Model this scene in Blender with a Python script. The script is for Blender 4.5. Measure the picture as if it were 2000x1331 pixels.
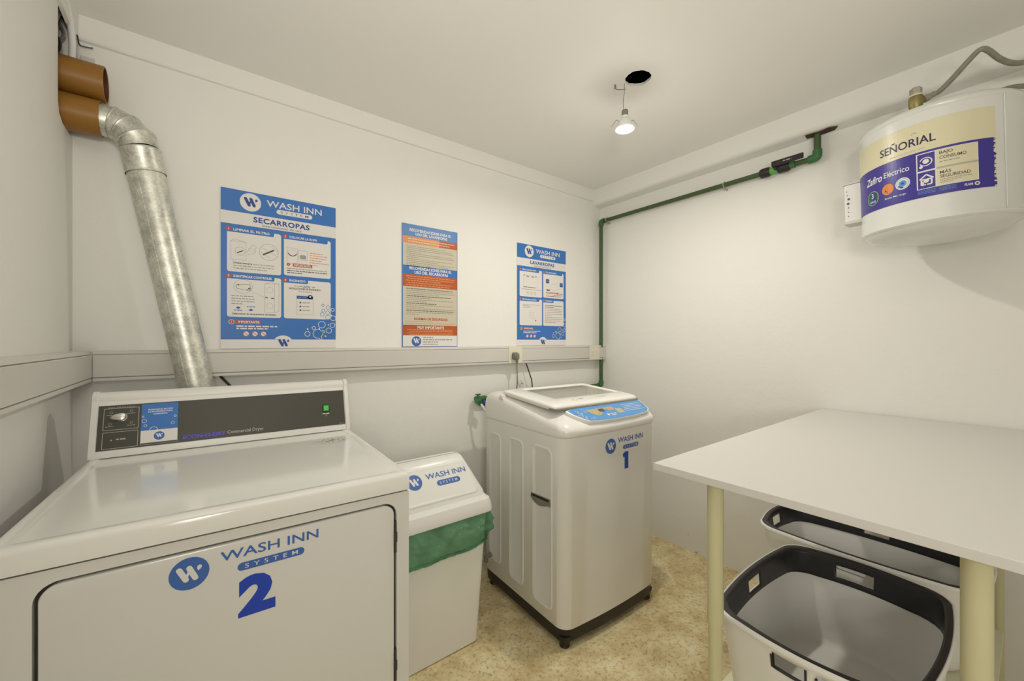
import bpy, bmesh, math, random
from mathutils import Vector, Matrix
from math import pi, sin, cos, radians as R
for o in list(bpy.data.objects): bpy.data.objects.remove(o)
S = bpy.context.scene
COL = S.collection
rnd = random.Random(7)

# ---------------------------------------------------------------- camera, world, light, exposure
cam_d = bpy.data.cameras.new('camera'); cam = bpy.data.objects.new('camera', cam_d); COL.objects.link(cam)
cam_d.sensor_width = 36; cam_d.lens = 788 * 36 / 2000; cam_d.clip_start = .02
cam.location = (0, 0, 1.24)
cam.rotation_euler = (pi / 2, 0, -R(90 - 52.37))
S.camera = cam
w = bpy.data.worlds.new('world'); S.world = w; w.use_nodes = True
w.node_tree.nodes['Background'].inputs[0].default_value = (1, .95, .85, 1)
w.node_tree.nodes['Background'].inputs[1].default_value = .02
S.view_settings.view_transform = 'Standard'; S.view_settings.look = 'None'
S.view_settings.gamma = 1; S.view_settings.use_curve_mapping = False
S.view_settings.exposure = -.10
XL0 = -.332
BULB = Vector((1.40, 1.045, 2.147))
def area(name, loc, rot, size, power, color, spread=180):
    d = bpy.data.lights.new(name, 'AREA'); d.shape = 'DISK'; d.size = size; d.energy = power; d.color = color
    d.spread = R(spread)
    o = bpy.data.objects.new(name, d); o.location = loc; o.rotation_euler = rot; COL.objects.link(o); return o
def point(name, loc, r, power, color):
    d = bpy.data.lights.new(name, 'POINT'); d.shadow_soft_size = r; d.energy = power; d.color = color
    o = bpy.data.objects.new(name, d); o.location = loc; COL.objects.link(o); return o
point('bulb_glow', BULB + Vector((0, 0, -.046)), .036, 1.9, (1, .95, .835))
area('bulb_light', BULB + Vector((0, 0, -.029)), (0, 0, 0), .052, 7.8, (1, .95, .835))
LD = Vector((.62, .78, -.08)); area('rear_fill_light', (XL0 + .06, -.98, 1.25), LD.to_track_quat('-Z', 'Y').to_euler(), .5, 12.0, (1, .955, .86))   # added fill light behind the camera, not a lamp of the room
# added unseen fill light, aimed up and forward to bounce off the ceiling
FD = Vector((.30, .62, .72)); fl_ = area('upward_fill_light', (.0, -.30, 1.62), FD.to_track_quat('-Z', 'Y').to_euler(), .22, 9.6, (1, .955, .87), 150)

# ---------------------------------------------------------------- materials
MATS = {}
def mat(name, col, rough=.5, metal=0, bump=0, bscale=80, var=0, vscale=6, coat=0, emit=None, es=0, alpha=1, trans=0, ior=1.45):
    if name in MATS: return MATS[name]
    m = bpy.data.materials.new(name); m.use_nodes = True; nt = m.node_tree; b = nt.nodes['Principled BSDF']
    b.inputs['Base Color'].default_value = (*col, 1); b.inputs['Roughness'].default_value = rough
    b.inputs['Metallic'].default_value = metal; b.inputs['Coat Weight'].default_value = coat
    b.inputs['Coat Roughness'].default_value = .08
    b.inputs['Alpha'].default_value = alpha; b.inputs['Transmission Weight'].default_value = trans; b.inputs['IOR'].default_value = ior
    if emit: b.inputs['Emission Color'].default_value = (*emit, 1); b.inputs['Emission Strength'].default_value = es
    tc = nt.nodes.new('ShaderNodeTexCoord')
    if bump:
        n = nt.nodes.new('ShaderNodeTexNoise'); n.inputs['Scale'].default_value = bscale; n.inputs['Detail'].default_value = 4
        bp = nt.nodes.new('ShaderNodeBump'); bp.inputs['Strength'].default_value = bump; bp.inputs['Distance'].default_value = .01
        nt.links.new(tc.outputs['Object'], n.inputs['Vector']); nt.links.new(n.outputs[0], bp.inputs['Height']); nt.links.new(bp.outputs[0], b.inputs['Normal'])
    if var:
        n = nt.nodes.new('ShaderNodeTexNoise'); n.inputs['Scale'].default_value = vscale; n.inputs['Detail'].default_value = 5
        r = nt.nodes.new('ShaderNodeMapRange'); r.inputs[3].default_value = 1 - var; r.inputs[4].default_value = 1 + var
        r.inputs[1].default_value = .3; r.inputs[2].default_value = .7
        mx = nt.nodes.new('ShaderNodeVectorMath'); mx.operation = 'SCALE'; mx.inputs[0].default_value = col
        nt.links.new(tc.outputs['Object'], n.inputs['Vector']); nt.links.new(n.outputs[0], r.inputs[0])
        nt.links.new(r.outputs[0], mx.inputs['Scale']); nt.links.new(mx.outputs[0], b.inputs['Base Color'])
    MATS[name] = m; return m
def srgb(r, g, b):
    return tuple(((c / 255) / 12.92 if c / 255 <= .04045 else ((c / 255 + .055) / 1.055) ** 2.4) for c in (r, g, b))

def wall_mat():
    m = mat('painted_plaster', (.875, .865, .83), .55, bump=.25, bscale=14)
    nt = m.node_tree; b = nt.nodes['Principled BSDF']; N = nt.nodes.new; Lk = nt.links.new
    tc = N('ShaderNodeTexCoord'); sep = N('ShaderNodeSeparateXYZ'); Lk(tc.outputs['Object'], sep.inputs[0])
    n = N('ShaderNodeTexNoise'); n.inputs['Scale'].default_value = 22; n.inputs['Detail'].default_value = 6; Lk(tc.outputs['Object'], n.inputs[0])
    r = N('ShaderNodeMapRange'); r.inputs[1].default_value = .66; r.inputs[2].default_value = .74; Lk(n.outputs[0], r.inputs[0])
    n2 = N('ShaderNodeTexNoise'); n2.inputs['Scale'].default_value = 2.2; Lk(tc.outputs['Object'], n2.inputs[0])
    r2 = N('ShaderNodeMapRange'); r2.inputs[1].default_value = .5; r2.inputs[2].default_value = .62; Lk(n2.outputs[0], r2.inputs[0])
    h = N('ShaderNodeMapRange'); h.inputs[1].default_value = .55; h.inputs[2].default_value = .1; Lk(sep.outputs[2], h.inputs[0])
    mu = N('ShaderNodeMath'); mu.operation = 'MULTIPLY'; Lk(r.outputs[0], mu.inputs[0]); Lk(h.outputs[0], mu.inputs[1])
    mu2 = N('ShaderNodeMath'); mu2.operation = 'MULTIPLY'; Lk(mu.outputs[0], mu2.inputs[0]); Lk(r2.outputs[0], mu2.inputs[1])
    mx = N('ShaderNodeMix'); mx.data_type = 'RGBA'; mx.inputs[6].default_value = (.875, .865, .83, 1); mx.inputs[7].default_value = (.42, .40, .36, 1)
    Lk(mu2.outputs[0], mx.inputs[0]); Lk(mx.outputs[2], b.inputs['Base Color'])
    return m
def floor_mat():
    m = bpy.data.materials.new('bare_concrete'); m.use_nodes = True; nt = m.node_tree; b = nt.nodes['Principled BSDF']; N = nt.nodes.new; Lk = nt.links.new
    tc = N('ShaderNodeTexCoord')
    def noise(s, d=5, ro=.55):
        n = N('ShaderNodeTexNoise'); n.inputs['Scale'].default_value = s; n.inputs['Detail'].default_value = d; n.inputs['Roughness'].default_value = ro
        Lk(tc.outputs['Object'], n.inputs[0]); return n.outputs[0]
    def ramp(src, stops):
        r = N('ShaderNodeValToRGB'); e = r.color_ramp.elements
        e[0].position, e[0].color = stops[0][0], (*stops[0][1], 1); e[1].position, e[1].color = stops[-1][0], (*stops[-1][1], 1)
        for p, c in stops[1:-1]:
            x = e.new(p); x.color = (*c, 1)
        Lk(src, r.inputs[0]); return r.outputs[0]
    base = ramp(noise(7.5, 8, .62), [(.3, (.50, .38, .19)), (.45, (.68, .55, .30)), (.58, (.82, .71, .43)), (.72, (.90, .82, .58))])
    fine = ramp(noise(62, 7, .72), [(.34, (.46, .42, .33)), (.48, (1, 1, 1)), (.7, (1.1, 1.1, 1.08))])
    m1 = N('ShaderNodeMix'); m1.data_type = 'RGBA'; m1.blend_type = 'MULTIPLY'; m1.inputs[0].default_value = .9; Lk(base, m1.inputs[6]); Lk(fine, m1.inputs[7])
    v = N('ShaderNodeTexVoronoi'); v.inputs['Scale'].default_value = 34; Lk(tc.outputs['Object'], v.inputs[0])
    sp = ramp(v.outputs['Distance'], [(.08, (.8, .8, .8)), (.16, (0, 0, 0))])
    msk = ramp(noise(3.2, 3), [(.52, (0, 0, 0)), (.66, (1, 1, 1))])
    mm = N('ShaderNodeMath'); mm.operation = 'MULTIPLY'; Lk(sp, mm.inputs[0]); Lk(msk, mm.inputs[1])
    m2 = N('ShaderNodeMix'); m2.data_type = 'RGBA'; Lk(mm.outputs[0], m2.inputs[0]); Lk(m1.outputs[2], m2.inputs[6]); m2.inputs[7].default_value = (.20, .15, .09, 1)
    Lk(m2.outputs[2], b.inputs['Base Color']); b.inputs['Roughness'].default_value = .62
    bp = N('ShaderNodeBump'); bp.inputs['Strength'].default_value = .5; bp.inputs['Distance'].default_value = .006; Lk(noise(30, 8, .7), bp.inputs['Height']); Lk(bp.outputs[0], b.inputs['Normal'])
    return m
def galv_mat():
    m = bpy.data.materials.new('galvanised_steel'); m.use_nodes = True; nt = m.node_tree; b = nt.nodes['Principled BSDF']; N = nt.nodes.new; Lk = nt.links.new
    tc = N('ShaderNodeTexCoord'); v = N('ShaderNodeTexVoronoi'); v.inputs['Scale'].default_value = 190; Lk(tc.outputs['Object'], v.inputs[0])
    n = N('ShaderNodeTexNoise'); n.inputs['Scale'].default_value = 28; n.inputs['Detail'].default_value = 6; Lk(tc.outputs['Object'], n.inputs[0])
    ad = N('ShaderNodeMath'); ad.operation = 'MULTIPLY_ADD'; ad.inputs[1].default_value = .35; Lk(v.outputs['Color'], ad.inputs[0]); Lk(n.outputs[0], ad.inputs[2])
    r = N('ShaderNodeValToRGB'); e = r.color_ramp.elements; e[0].position, e[0].color = .40, (.46, .46, .42, 1); e[1].position, e[1].color = .95, (.82, .82, .74, 1)
    Lk(ad.outputs[0], r.inputs[0]); Lk(r.outputs[0], b.inputs['Base Color']); b.inputs['Metallic'].default_value = .72
    rr = N('ShaderNodeMapRange'); rr.inputs[3].default_value = .28; rr.inputs[4].default_value = .5; Lk(n.outputs[0], rr.inputs[0]); Lk(rr.outputs[0], b.inputs['Roughness'])
    return m
def bag_mat():
    m = mat('green_film', (.16, .36, .24), .12, bump=1.0, bscale=40, var=.55, vscale=13)
    nt = m.node_tree; b = nt.nodes['Principled BSDF']; N = nt.nodes.new; Lk = nt.links.new
    tr = N('ShaderNodeBsdfTransparent'); tr.inputs[0].default_value = (.55, .80, .62, 1); mx = N('ShaderNodeMixShader'); mx.inputs[0].default_value = .42
    Lk(tr.outputs[0], mx.inputs[1]); Lk(b.outputs[0], mx.inputs[2]); Lk(mx.outputs[0], nt.nodes['Material Output'].inputs[0])
    return m
def top_mat():
    m = mat('worn_enamel', (.86, .86, .83), .13, coat=.3)
    nt = m.node_tree; b = nt.nodes['Principled BSDF']; N = nt.nodes.new; Lk = nt.links.new
    tc = N('ShaderNodeTexCoord'); n = N('ShaderNodeTexNoise'); n.inputs['Scale'].default_value = 120; n.inputs['Detail'].default_value = 3; Lk(tc.outputs['Object'], n.inputs[0])
    r = N('ShaderNodeMapRange'); r.inputs[1].default_value = .50; r.inputs[2].default_value = .58; Lk(n.outputs[0], r.inputs[0])
    d = N('ShaderNodeVectorMath'); d.operation = 'SUBTRACT'; d.inputs[1].default_value = (.60, .455, .914); Lk(tc.outputs['Object'], d.inputs[0])
    s = N('ShaderNodeVectorMath'); s.operation = 'MULTIPLY'; s.inputs[1].default_value = (1, 1.7, 1); Lk(d.outputs[0], s.inputs[0])
    l = N('ShaderNodeVectorMath'); l.operation = 'LENGTH'; Lk(s.outputs[0], l.inputs[0])
    f = N('ShaderNodeMapRange'); f.inputs[1].default_value = .085; f.inputs[2].default_value = .03; f.inputs[4].default_value = .75; Lk(l.outputs['Value'], f.inputs[0])
    mu = N('ShaderNodeMath'); mu.operation = 'MULTIPLY'; Lk(r.outputs[0], mu.inputs[0]); Lk(f.outputs[0], mu.inputs[1])
    mx = N('ShaderNodeMix'); mx.data_type = 'RGBA'; mx.inputs[6].default_value = (.86, .86, .83, 1); mx.inputs[7].default_value = (.30, .28, .23, 1)
    Lk(mu.outputs[0], mx.inputs[0]); Lk(mx.outputs[2], b.inputs['Base Color'])
    return m
WALL = wall_mat(); FLOOR = floor_mat(); GALV = galv_mat(); BAG = bag_mat(); DTOP = top_mat()
CEIL = mat('ceiling_paint', (.91, .90, .865), .6, bump=.12, bscale=9)
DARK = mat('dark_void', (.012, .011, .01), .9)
ENAM = mat('white_enamel', (.74, .74, .72), .2, coat=.3)
GAPM = mat('dark_gap', (.05, .048, .04), .7)
CONS = mat('console_white', (.80, .79, .76), .3)
CBLK = mat('charcoal_panel', (.062, .060, .048), .38)
TRK = mat('grey_white_pvc', (.66, .64, .60), .42)
SOCK = mat('ivory_plastic', (.78, .76, .62), .4)
PLUG = mat('grey_rubber', (.20, .19, .16), .5)
BLKC = mat('black_cable', (.012, .012, .012), .4)
WASH = mat('washer_white', (.80, .79, .755), .16, coat=.4)
WTOP = mat('washer_top_white', (.86, .85, .82), .2, coat=.3)
WBLK = mat('washer_base_black', (.018, .014, .013), .42)
WGRY = mat('grey_recess', (.22, .21, .17), .4)
GLAS = mat('tinted_window', (.42, .42, .36), .06, coat=.5, trans=.15)
TBL = mat('table_white', (.72, .71, .68), .34)
LEG = mat('cream_leg', (.66, .63, .40), .4)
SHELF = mat('cream_board', (.80, .78, .58), .5)
BSK = mat('basket_white', (.88, .88, .85), .33)
BSKD = mat('basket_charcoal', (.030, .028, .032), .42)
BIN = mat('bin_white', (.85, .85, .83), .28)
HEAT = mat('heater_white', (.76, .76, .74), .26, coat=.3, var=.03)
BRASS = mat('aged_brass', (.30, .25, .11), .45, metal=.6, var=.2, vscale=40)
STEEL = mat('dull_steel', (.45, .43, .36), .35, metal=.8)
HOSE = mat('grey_hose', (.27, .26, .22), .5, var=.12, vscale=60)
PPR = mat('green_pipe', (.060, .105, .035), .42)
PPRF = mat('green_fitting', (.045, .16, .055), .4)
PPRL = mat('light_green_valve', (.12, .42, .08), .35)
VALB = mat('black_plastic', (.022, .018, .02), .45)
ORNG = mat('orange_pvc', (.29, .135, .020), .42, var=.12, vscale=9)
ORNG2 = mat('orange_pvc_inside', (.14, .045, .01), .6)
LAMPW = mat('lamp_white', (.82, .82, .80), .4)
EMIT = mat('lit_diffuser', (1, 1, 1), .4, emit=(1, .99, .94), es=14)
GRNB = mat('green_button', (.06, .50, .06), .35, emit=(.06, .6, .06), es=.15)
CHRM = mat('knob_silver', (.62, .61, .55), .22, metal=.7)
P = {
 'blue': mat('blue_print', srgb(62, 112, 190), .45), 'white': mat('white_print', (.80, .78, .76), .45),
 'navy': mat('navy_print', srgb(44, 76, 150), .45), 'dark': mat('dark_print', (.09, .08, .07), .5),
 'grey': mat('grey_print', (.36, .34, .32), .5), 'orange': mat('orange_print', srgb(188, 92, 44), .45),
 'red': mat('red_print', srgb(196, 84, 50), .45), 'lblue': mat('light_blue_print', srgb(96, 140, 200), .45),
 'cream': mat('cream_print', srgb(206, 199, 178), .5), 'paleorange': mat('pale_orange_print', srgb(226, 152, 100), .5),
 'logo': mat('logo_blue', srgb(66, 108, 186), .4), 'deep': mat('number_blue', srgb(34, 70, 190), .4),
 'purple': mat('purple_print', srgb(66, 58, 148), .35), 'ink': mat('dark_purple_ink', srgb(50, 44, 78), .4),
 'green': mat('green_print', srgb(20, 132, 64), .4), 'amber': mat('amber_print', srgb(226, 132, 44), .4),
 'violet': mat('violet_print', srgb(92, 74, 214), .35), 'panelblue': mat('panel_blue', srgb(88, 152, 216), .3),
 'tan': mat('tan_print', srgb(186, 176, 140), .4), 'ivory': mat('ivory_label', srgb(222, 216, 184), .35),
 'silver': mat('silver_print', (.45, .44, .38), .4), 'pblue': mat('poster_blue', srgb(60, 118, 196), .42),
}

# ---------------------------------------------------------------- object helpers
def obj(name, bm_or_me, m=None, parent=None, smooth=False, mods=None, bevel=None):
    if isinstance(bm_or_me, bmesh.types.BMesh):
        me = bpy.data.meshes.new(name); bmesh.ops.recalc_face_normals(bm_or_me, faces=bm_or_me.faces); bm_or_me.to_mesh(me); bm_or_me.free()
    else: me = bm_or_me
    if m and not me.materials: me.materials.append(m)
    if smooth:
        for p in me.polygons: p.use_smooth = True
        try: me.set_sharp_from_angle(angle=R(smooth if smooth is not True else 40))
        except Exception: pass
    o = bpy.data.objects.new(name, me); COL.objects.link(o)
    if parent: o.parent = parent
    if bevel:
        b = o.modifiers.new('bevel', 'BEVEL'); b.width = bevel[0]; b.segments = bevel[1]; b.limit_method = 'ANGLE'; b.angle_limit = R(35)
        for p in me.polygons: p.use_smooth = True
        wn = o.modifiers.new('wn', 'WEIGHTED_NORMAL'); wn.keep_sharp = True
    return o
def thing(name, label, cat, loc=(0, 0, 0), rot=(0, 0, 0), group=None):
    o = bpy.data.objects.new(name, None); COL.objects.link(o); o.location = loc; o.rotation_euler = rot
    o.empty_display_size = .05; o['label'] = label; o['category'] = cat
    if group: o['group'] = group
    return o
def tag(o, label, cat, group=None):
    o['label'] = label; o['category'] = cat
    if group: o['group'] = group
    return o
def struct(name, bm, m, **k):
    o = obj(name, bm, m, **k); o['kind'] = 'structure'; return o
def box(bm, x0, x1, y0, y1, z0, z1):
    v = [bm.verts.new((x, y, z)) for z in (z0, z1) for y in (y0, y1) for x in (x0, x1)]
    for f in ((0, 1, 3, 2), (4, 6, 7, 5), (0, 4, 5, 1), (2, 3, 7, 6), (0, 2, 6, 4), (1, 5, 7, 3)): bm.faces.new([v[i] for i in f])
    return bm
def bx(*a): return box(bmesh.new(), *a)
def loft(bm, loops, cap0=True, cap1=True, closed=True):
    rows = [[bm.verts.new(p) for p in l] for l in loops]
    n = len(rows[0])
    for a, b in zip(rows, rows[1:]):
        for i in range(n if closed else n - 1): bm.faces.new((a[i], a[(i + 1) % n], b[(i + 1) % n], b[i]))
    if cap0: bm.faces.new(rows[0][::-1])
    if cap1: bm.faces.new(rows[-1])
    return rows
def circ(c, r, n=32, nrm=(0, 0, 1), ref=None):
    nv = Vector(nrm).normalized(); u = (Vector(ref) if ref else nv.orthogonal()).normalized(); u = (u - nv * u.dot(nv)).normalized(); v = nv.cross(u)
    return [Vector(c) + u * (r * cos(2 * pi * i / n)) + v * (r * sin(2 * pi * i / n)) for i in range(n)]
def lathe(bm, prof, c=(0, 0, 0), n=40, axis=(0, 0, 1), cap0=True, cap1=True):
    ax = Vector(axis).normalized()
    loft(bm, [circ(Vector(c) + ax * z, max(r, 1e-4), n, ax) for r, z in prof], cap0, cap1)
    return bm
def tube(bm, pts, r, n=14, cap=True):
    pts = [Vector(p) for p in pts]; loops = []; ref = None
    rs = r if isinstance(r, (list, tuple)) else [r] * len(pts)
    for i, p in enumerate(pts):
        t = (pts[min(i + 1, len(pts) - 1)] - pts[max(i - 1, 0)]).normalized()
        ref = (ref - t * ref.dot(t)).normalized() if ref is not None else t.orthogonal().normalized()
        loops.append(circ(p, rs[i], n, t, ref))
    loft(bm, loops, cap, cap); return bm
def spline(ctrl, k=8):
    c = [Vector(p) for p in ctrl]; c = [c[0] * 2 - c[1]] + c + [c[-1] * 2 - c[-2]]; out = []
    for i in range(1, len(c) - 2):
        p0, p1, p2, p3 = c[i - 1:i + 3]
        for j in range(k):
            t = j / k; out.append(.5 * ((2 * p1) + (p2 - p0) * t + (2 * p0 - 5 * p1 + 4 * p2 - p3) * t * t + (3 * p1 - p0 - 3 * p2 + p3) * t ** 3))
    out.append(c[-2]); return out
def rr(x0, x1, y0, y1, r, k=6):
    out = []
    for cx, cy, a in ((x1 - r, y1 - r, 0), (x0 + r, y1 - r, 90), (x0 + r, y0 + r, 180), (x1 - r, y0 + r, 270)):
        out += [(cx + r * cos(R(a + 90 * j / k)), cy + r * sin(R(a + 90 * j / k))) for j in range(k + 1)]
    return out

# ---------------------------------------------------------------- flat print: shapes laid on a real surface
def text_geo(s, size, bold=0, space=1.0, sx=1.0, align='CENTER', res=3, shear=0):
    c = bpy.data.curves.new('t', 'FONT'); c.body = s; c.size = size; c.align_x = align; c.align_y = 'CENTER'
    c.offset = bold * size; c.space_character = space; c.resolution_u = res; c.fill_mode = 'FRONT'; c.shear = shear
    o = bpy.data.objects.new('t', c); COL.objects.link(o)
    dg = bpy.context.evaluated_depsgraph_get(); dg.update()
    me = o.evaluated_get(dg).to_mesh()
    v = [(p.co.x * sx, p.co.y) for p in me.vertices]; f = [tuple(p.vertices) for p in me.polygons]
    o.evaluated_get(dg).to_mesh_clear(); bpy.data.objects.remove(o); bpy.data.curves.remove(c)
    return v, f
class Print:
    def __init__(s, fn): s.fn = fn; s.parts = {}; s.solo = []
    def add(s, key, v, f, layer, solo=False):
        if solo and v and max(max(p[0] for p in v) - min(p[0] for p in v), max(p[1] for p in v) - min(p[1] for p in v)) > .024:
            s.solo.append((key, [s.fn(x, y, layer) for x, y in v], [tuple(q) for q in f])); return
        V, F = s.parts.setdefault(key, ([], [])); b = len(V)
        V += [s.fn(x, y, layer) for x, y in v]; F += [tuple(i + b for i in q) for q in f]
    def poly(s, key, pts, layer=1, solo=False): s.add(key, pts, [tuple(range(len(pts)))], layer, solo)
    def rect(s, key, x0, x1, y0, y1, layer=1, nx=1):
        xs = [x0 + (x1 - x0) * i / nx for i in range(nx + 1)]
        s.add(key, [(x, y0) for x in xs] + [(x, y1) for x in xs], [(i, i + 1, nx + 2 + i, nx + 1 + i) for i in range(nx)], layer, True)
    def rrect(s, key, x0, x1, y0, y1, r, layer=1): s.poly(key, rr(x0, x1, y0, y1, r, 5), layer, True)
    def disc(s, key, x, y, r, layer=1, n=28): s.poly(key, [(x + r * cos(2 * pi * i / n), y + r * sin(2 * pi * i / n)) for i in range(n)], layer, True)
    def ring(s, key, x, y, r, t, layer=1, n=24, a0=0, a1=360, sy=1):
        v = []; m = n
        for i in range(m + 1):
            a = R(a0 + (a1 - a0) * i / m); v += [(x + r * cos(a), y + r * sy * sin(a)), (x + (r - t) * cos(a), y + (r - t) * sy * sin(a))]
        s.add(key, v, [(2 * i, 2 * i + 2, 2 * i + 3, 2 * i + 1) for i in range(m)], layer)
    def line(s, key, pts, t, layer=1):
        for (x0, y0), (x1, y1) in zip(pts, pts[1:]):
            l = math.hypot(x1 - x0, y1 - y0) or 1; nx, ny = -(y1 - y0) / l * t / 2, (x1 - x0) / l * t / 2
            s.poly(key, [(x0 + nx, y0 + ny), (x0 - nx, y0 - ny), (x1 - nx, y1 - ny), (x1 + nx, y1 + ny)], layer)
    def frame(s, key, x0, x1, y0, y1, t, layer=1): s.line(key, [(x0, y0), (x1, y0), (x1, y1), (x0, y1), (x0, y0)], t, layer)
    def text(s, key, t, x, y, cap, layer=2, **k):
        w = k.pop('width', None)
        v, f = text_geo(t, cap / .72, **k)
        if w and v:
            a = min(p[0] for p in v); b = max(p[0] for p in v); q = w / (b - a)
            if k.get('align', 'CENTER') == 'CENTER': v = [((p[0] - (a + b) / 2) * q, p[1]) for p in v]
            else: v = [((p[0] - a) * q, p[1]) for p in v]
        a = min(p[1] for p in v); b = max(p[1] for p in v)
        if 'Ñ' not in t and 'Á' not in t: v = [(p[0], p[1] - (a + b) / 2) for p in v]
        s.add(key, [(x + p[0], y + p[1]) for p in v], f, layer)
    def greek(s, key, x0, x1, y, h, layer=2, fill=1.0, seed=0):
        r = random.Random(seed + int(y * 9999) + int(x0 * 777)); x = x0; e = x0 + (x1 - x0) * fill
        while x < e:
            wd = min(h * r.uniform(1.2, 4.5), e - x); s.poly(key, [(x, y - h / 2), (x + wd, y - h / 2), (x + wd, y + h / 2), (x, y + h / 2)], layer); x += wd + h * .7
    def wmark(s, key, x, y, q, layer=2):
        def cap(x0, y0, x1, y1, wd, layer):
            a = math.atan2(y1 - y0, x1 - x0); v = []
            for i in range(9): t = a + pi / 2 + pi * i / 8; v.append((x + q * (x0 + wd * cos(t)), y + q * (y0 + wd * sin(t))))
            for i in range(9): t = a - pi / 2 + pi * i / 8; v.append((x + q * (x1 + wd * cos(t)), y + q * (y1 + wd * sin(t))))
            s.poly(key, v, layer)
        cap(-.34, .26, -.10, -.24, .11, layer); cap(.02, .26, .24, -.24, .11, layer); cap(-.12, -.22, .04, .16, .055, layer + .4)
        s.poly(key, [(x + q * a, y + q * b) for a, b in ((.34, .06), (.30, .18), (.32, .28), (.40, .32), (.47, .28), (.48, .20), (.43, .12))], layer)
    def bubbles(s, key, L, layer=2, t=.0016):
        for x, y, r in L:
            s.ring(key, x, y, r, min(t, r * .6), layer, 16)
    def logo(s, x, y, wd, ck='logo', tk='logo', pk='white', layer=1, circle=True, wk='white'):
        # whole brand mark, wd = total width; circle left, words right, pill below
        if circle:
            r = wd * .118; s.disc(ck, x - wd / 2 + r, y - wd * .0, r, layer); s.wmark(wk, x - wd / 2 + r * .98, y, r * 1.35, layer + 1)
        s.text(tk, 'WASH INN', x + wd * .155, y + wd * .045, wd * .085, layer, width=wd * .69, bold=.012)
        s.rrect(tk, x + wd * -.04, x + wd * .36, y - wd * .13, y - wd * .045, wd * .0424, layer)
        s.text(pk, 'SYSTEM', x + wd * .16, y - wd * .0875, wd * .045, layer + 1, width=wd * .30, space=1.7, bold=.004)
    def build(s, parent, names):
        out = []
        for key, V, F in s.solo:
            me = bpy.data.meshes.new(key); me.from_pydata([tuple(v) for v in V], [], F); me.update()
            nm = names.get(key, key).replace('_lettering', '_panel').replace('_marks', '_mark'); out.append(obj(nm, me, P[key], parent))
        for key, (V, F) in s.parts.items():
            me = bpy.data.meshes.new(key); me.from_pydata([tuple(v) for v in V], [], F); me.update()
            o = obj(names.get(key, key + '_print'), me, P[key], parent); out.append(o)
            if len(F) > 1: o['kind'] = 'stuff'   # fine flat print, too small to pick apart
        return out
def plane_fn(o, u, v, n, step=.00025, base=.0004):
    o, u, v, n = map(Vector, (o, u, v, n))
    return lambda x, y, l: o + u * x + v * y + n * (base + step * l)

# ================================================================ THE SETTING
XR, YB, XL, YF, ZC = 2.282, 1.918, -.332, -1.5, 2.304
T = .12
struct('floor', bx(XL - T, XR + T, YF - T, YB + T, -.1, 0), FLOOR)
struct('wall_back', bx(XL - T - .35, XR + T, YB, YB + T, 0, ZC + .3), WALL)
struct('wall_right', bx(XR, XR + T, YF - T, YB, 0, ZC), WALL)
struct('wall_front', bx(XL - T, XR + T, YF - T, YF, 0, ZC), WALL)
bm = bmesh.new(); HY = 1.749; HZ = 1.895
prof = [(-.50, 0), (YB, 0), (YB, HZ), (YB - .03, HZ + .004), (HY + .05, HZ + .004), (HY + .012, HZ + .02), (HY, HZ + .05), (HY, ZC), (-.50, ZC)]
loft(bm, [[(XL, y, z) for y, z in prof], [(XL - T, y, z) for y, z in prof]])
box(bm, XL - T, XL, YF - T, -1.35, 0, ZC); box(bm, XL - T, XL, -1.35, -.50, 2.02, ZC)   # unseen opening behind the camera, added for the fill light
struct('wall_left', bm, WALL)
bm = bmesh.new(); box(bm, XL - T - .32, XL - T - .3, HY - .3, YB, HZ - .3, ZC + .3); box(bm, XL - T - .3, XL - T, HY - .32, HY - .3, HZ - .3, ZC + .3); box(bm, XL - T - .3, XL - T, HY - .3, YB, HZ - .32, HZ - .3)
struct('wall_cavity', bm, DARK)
bm = bmesh.new(); box(bm, XL - .9, XL - .87, -2.0, 0, 0, ZC); box(bm, XL - .9, XL - T, -2.0, -1.97, 0, ZC); box(bm, XL - .9, XL - T, -.03, 0, 0, ZC); box(bm, XL - .9, XL - T, -2.0, 0, ZC - .03, ZC); box(bm, XL - .9, XL - T, -2.0, 0, -.03, 0); struct('wall_past_opening', bm, WALL)  # unseen shell closing off the added opening
bm = bmesh.new()
for a_ in (-.545, -1.35): box(bm, XL - T - .01, XL + .012, a_, a_ + .045, 0, 2.02)
box(bm, XL - T - .01, XL + .012, -1.35, -.50, 1.985, 2.025); struct('trim_4', bm, LAMPW)
# ceiling with an irregular round hole for the missing downlight
hc = Vector((1.405, .985)); hr = .052
hole = [(hc.x + (hr + rnd.uniform(-.003, .004)) * cos(2 * pi * i / 28) * (1.0), hc.y + (hr * .95 + rnd.uniform(-.003, .003)) * sin(2 * pi * i / 28)) for i in range(28)]
bm = bmesh.new()
def edgeloop(pts, z):
    vs = [bm.verts.new((x, y, z)) for x, y in pts]; return vs, [bm.edges.new((vs[i], vs[(i + 1) % len(vs)])) for i in range(len(vs))]
x0, x1, y0, y1 = XL - T - .35, XR + T, YF - T, YB
oL, oe = edgeloop([(x0, y0), (x1, y0), (x1, y1), (x0, y1)], ZC); hL, he = edgeloop(hole, ZC)
bmesh.ops.triangle_fill(bm, edges=oe + he, use_beauty=True)
inn = [f for f in bm.faces if (f.calc_center_median().xy - hc).length < .03]
bmesh.ops.delete(bm, geom=inn, context='FACES')
up = [bm.verts.new((hc.x + (v.co.x - hc.x) * 1.06, hc.y + (v.co.y - hc.y) * 1.06, ZC + .013)) for v in hL]
for i in range(28): bm.faces.new((hL[i], hL[(i + 1) % 28], up[(i + 1) % 28], up[i]))
cl = struct('ceiling', bm, CEIL)
bm = bmesh.new(); box(bm, hc.x - .3, hc.x + .3, hc.y - .3, hc.y + .3, ZC + .28, ZC + .3)
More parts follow.
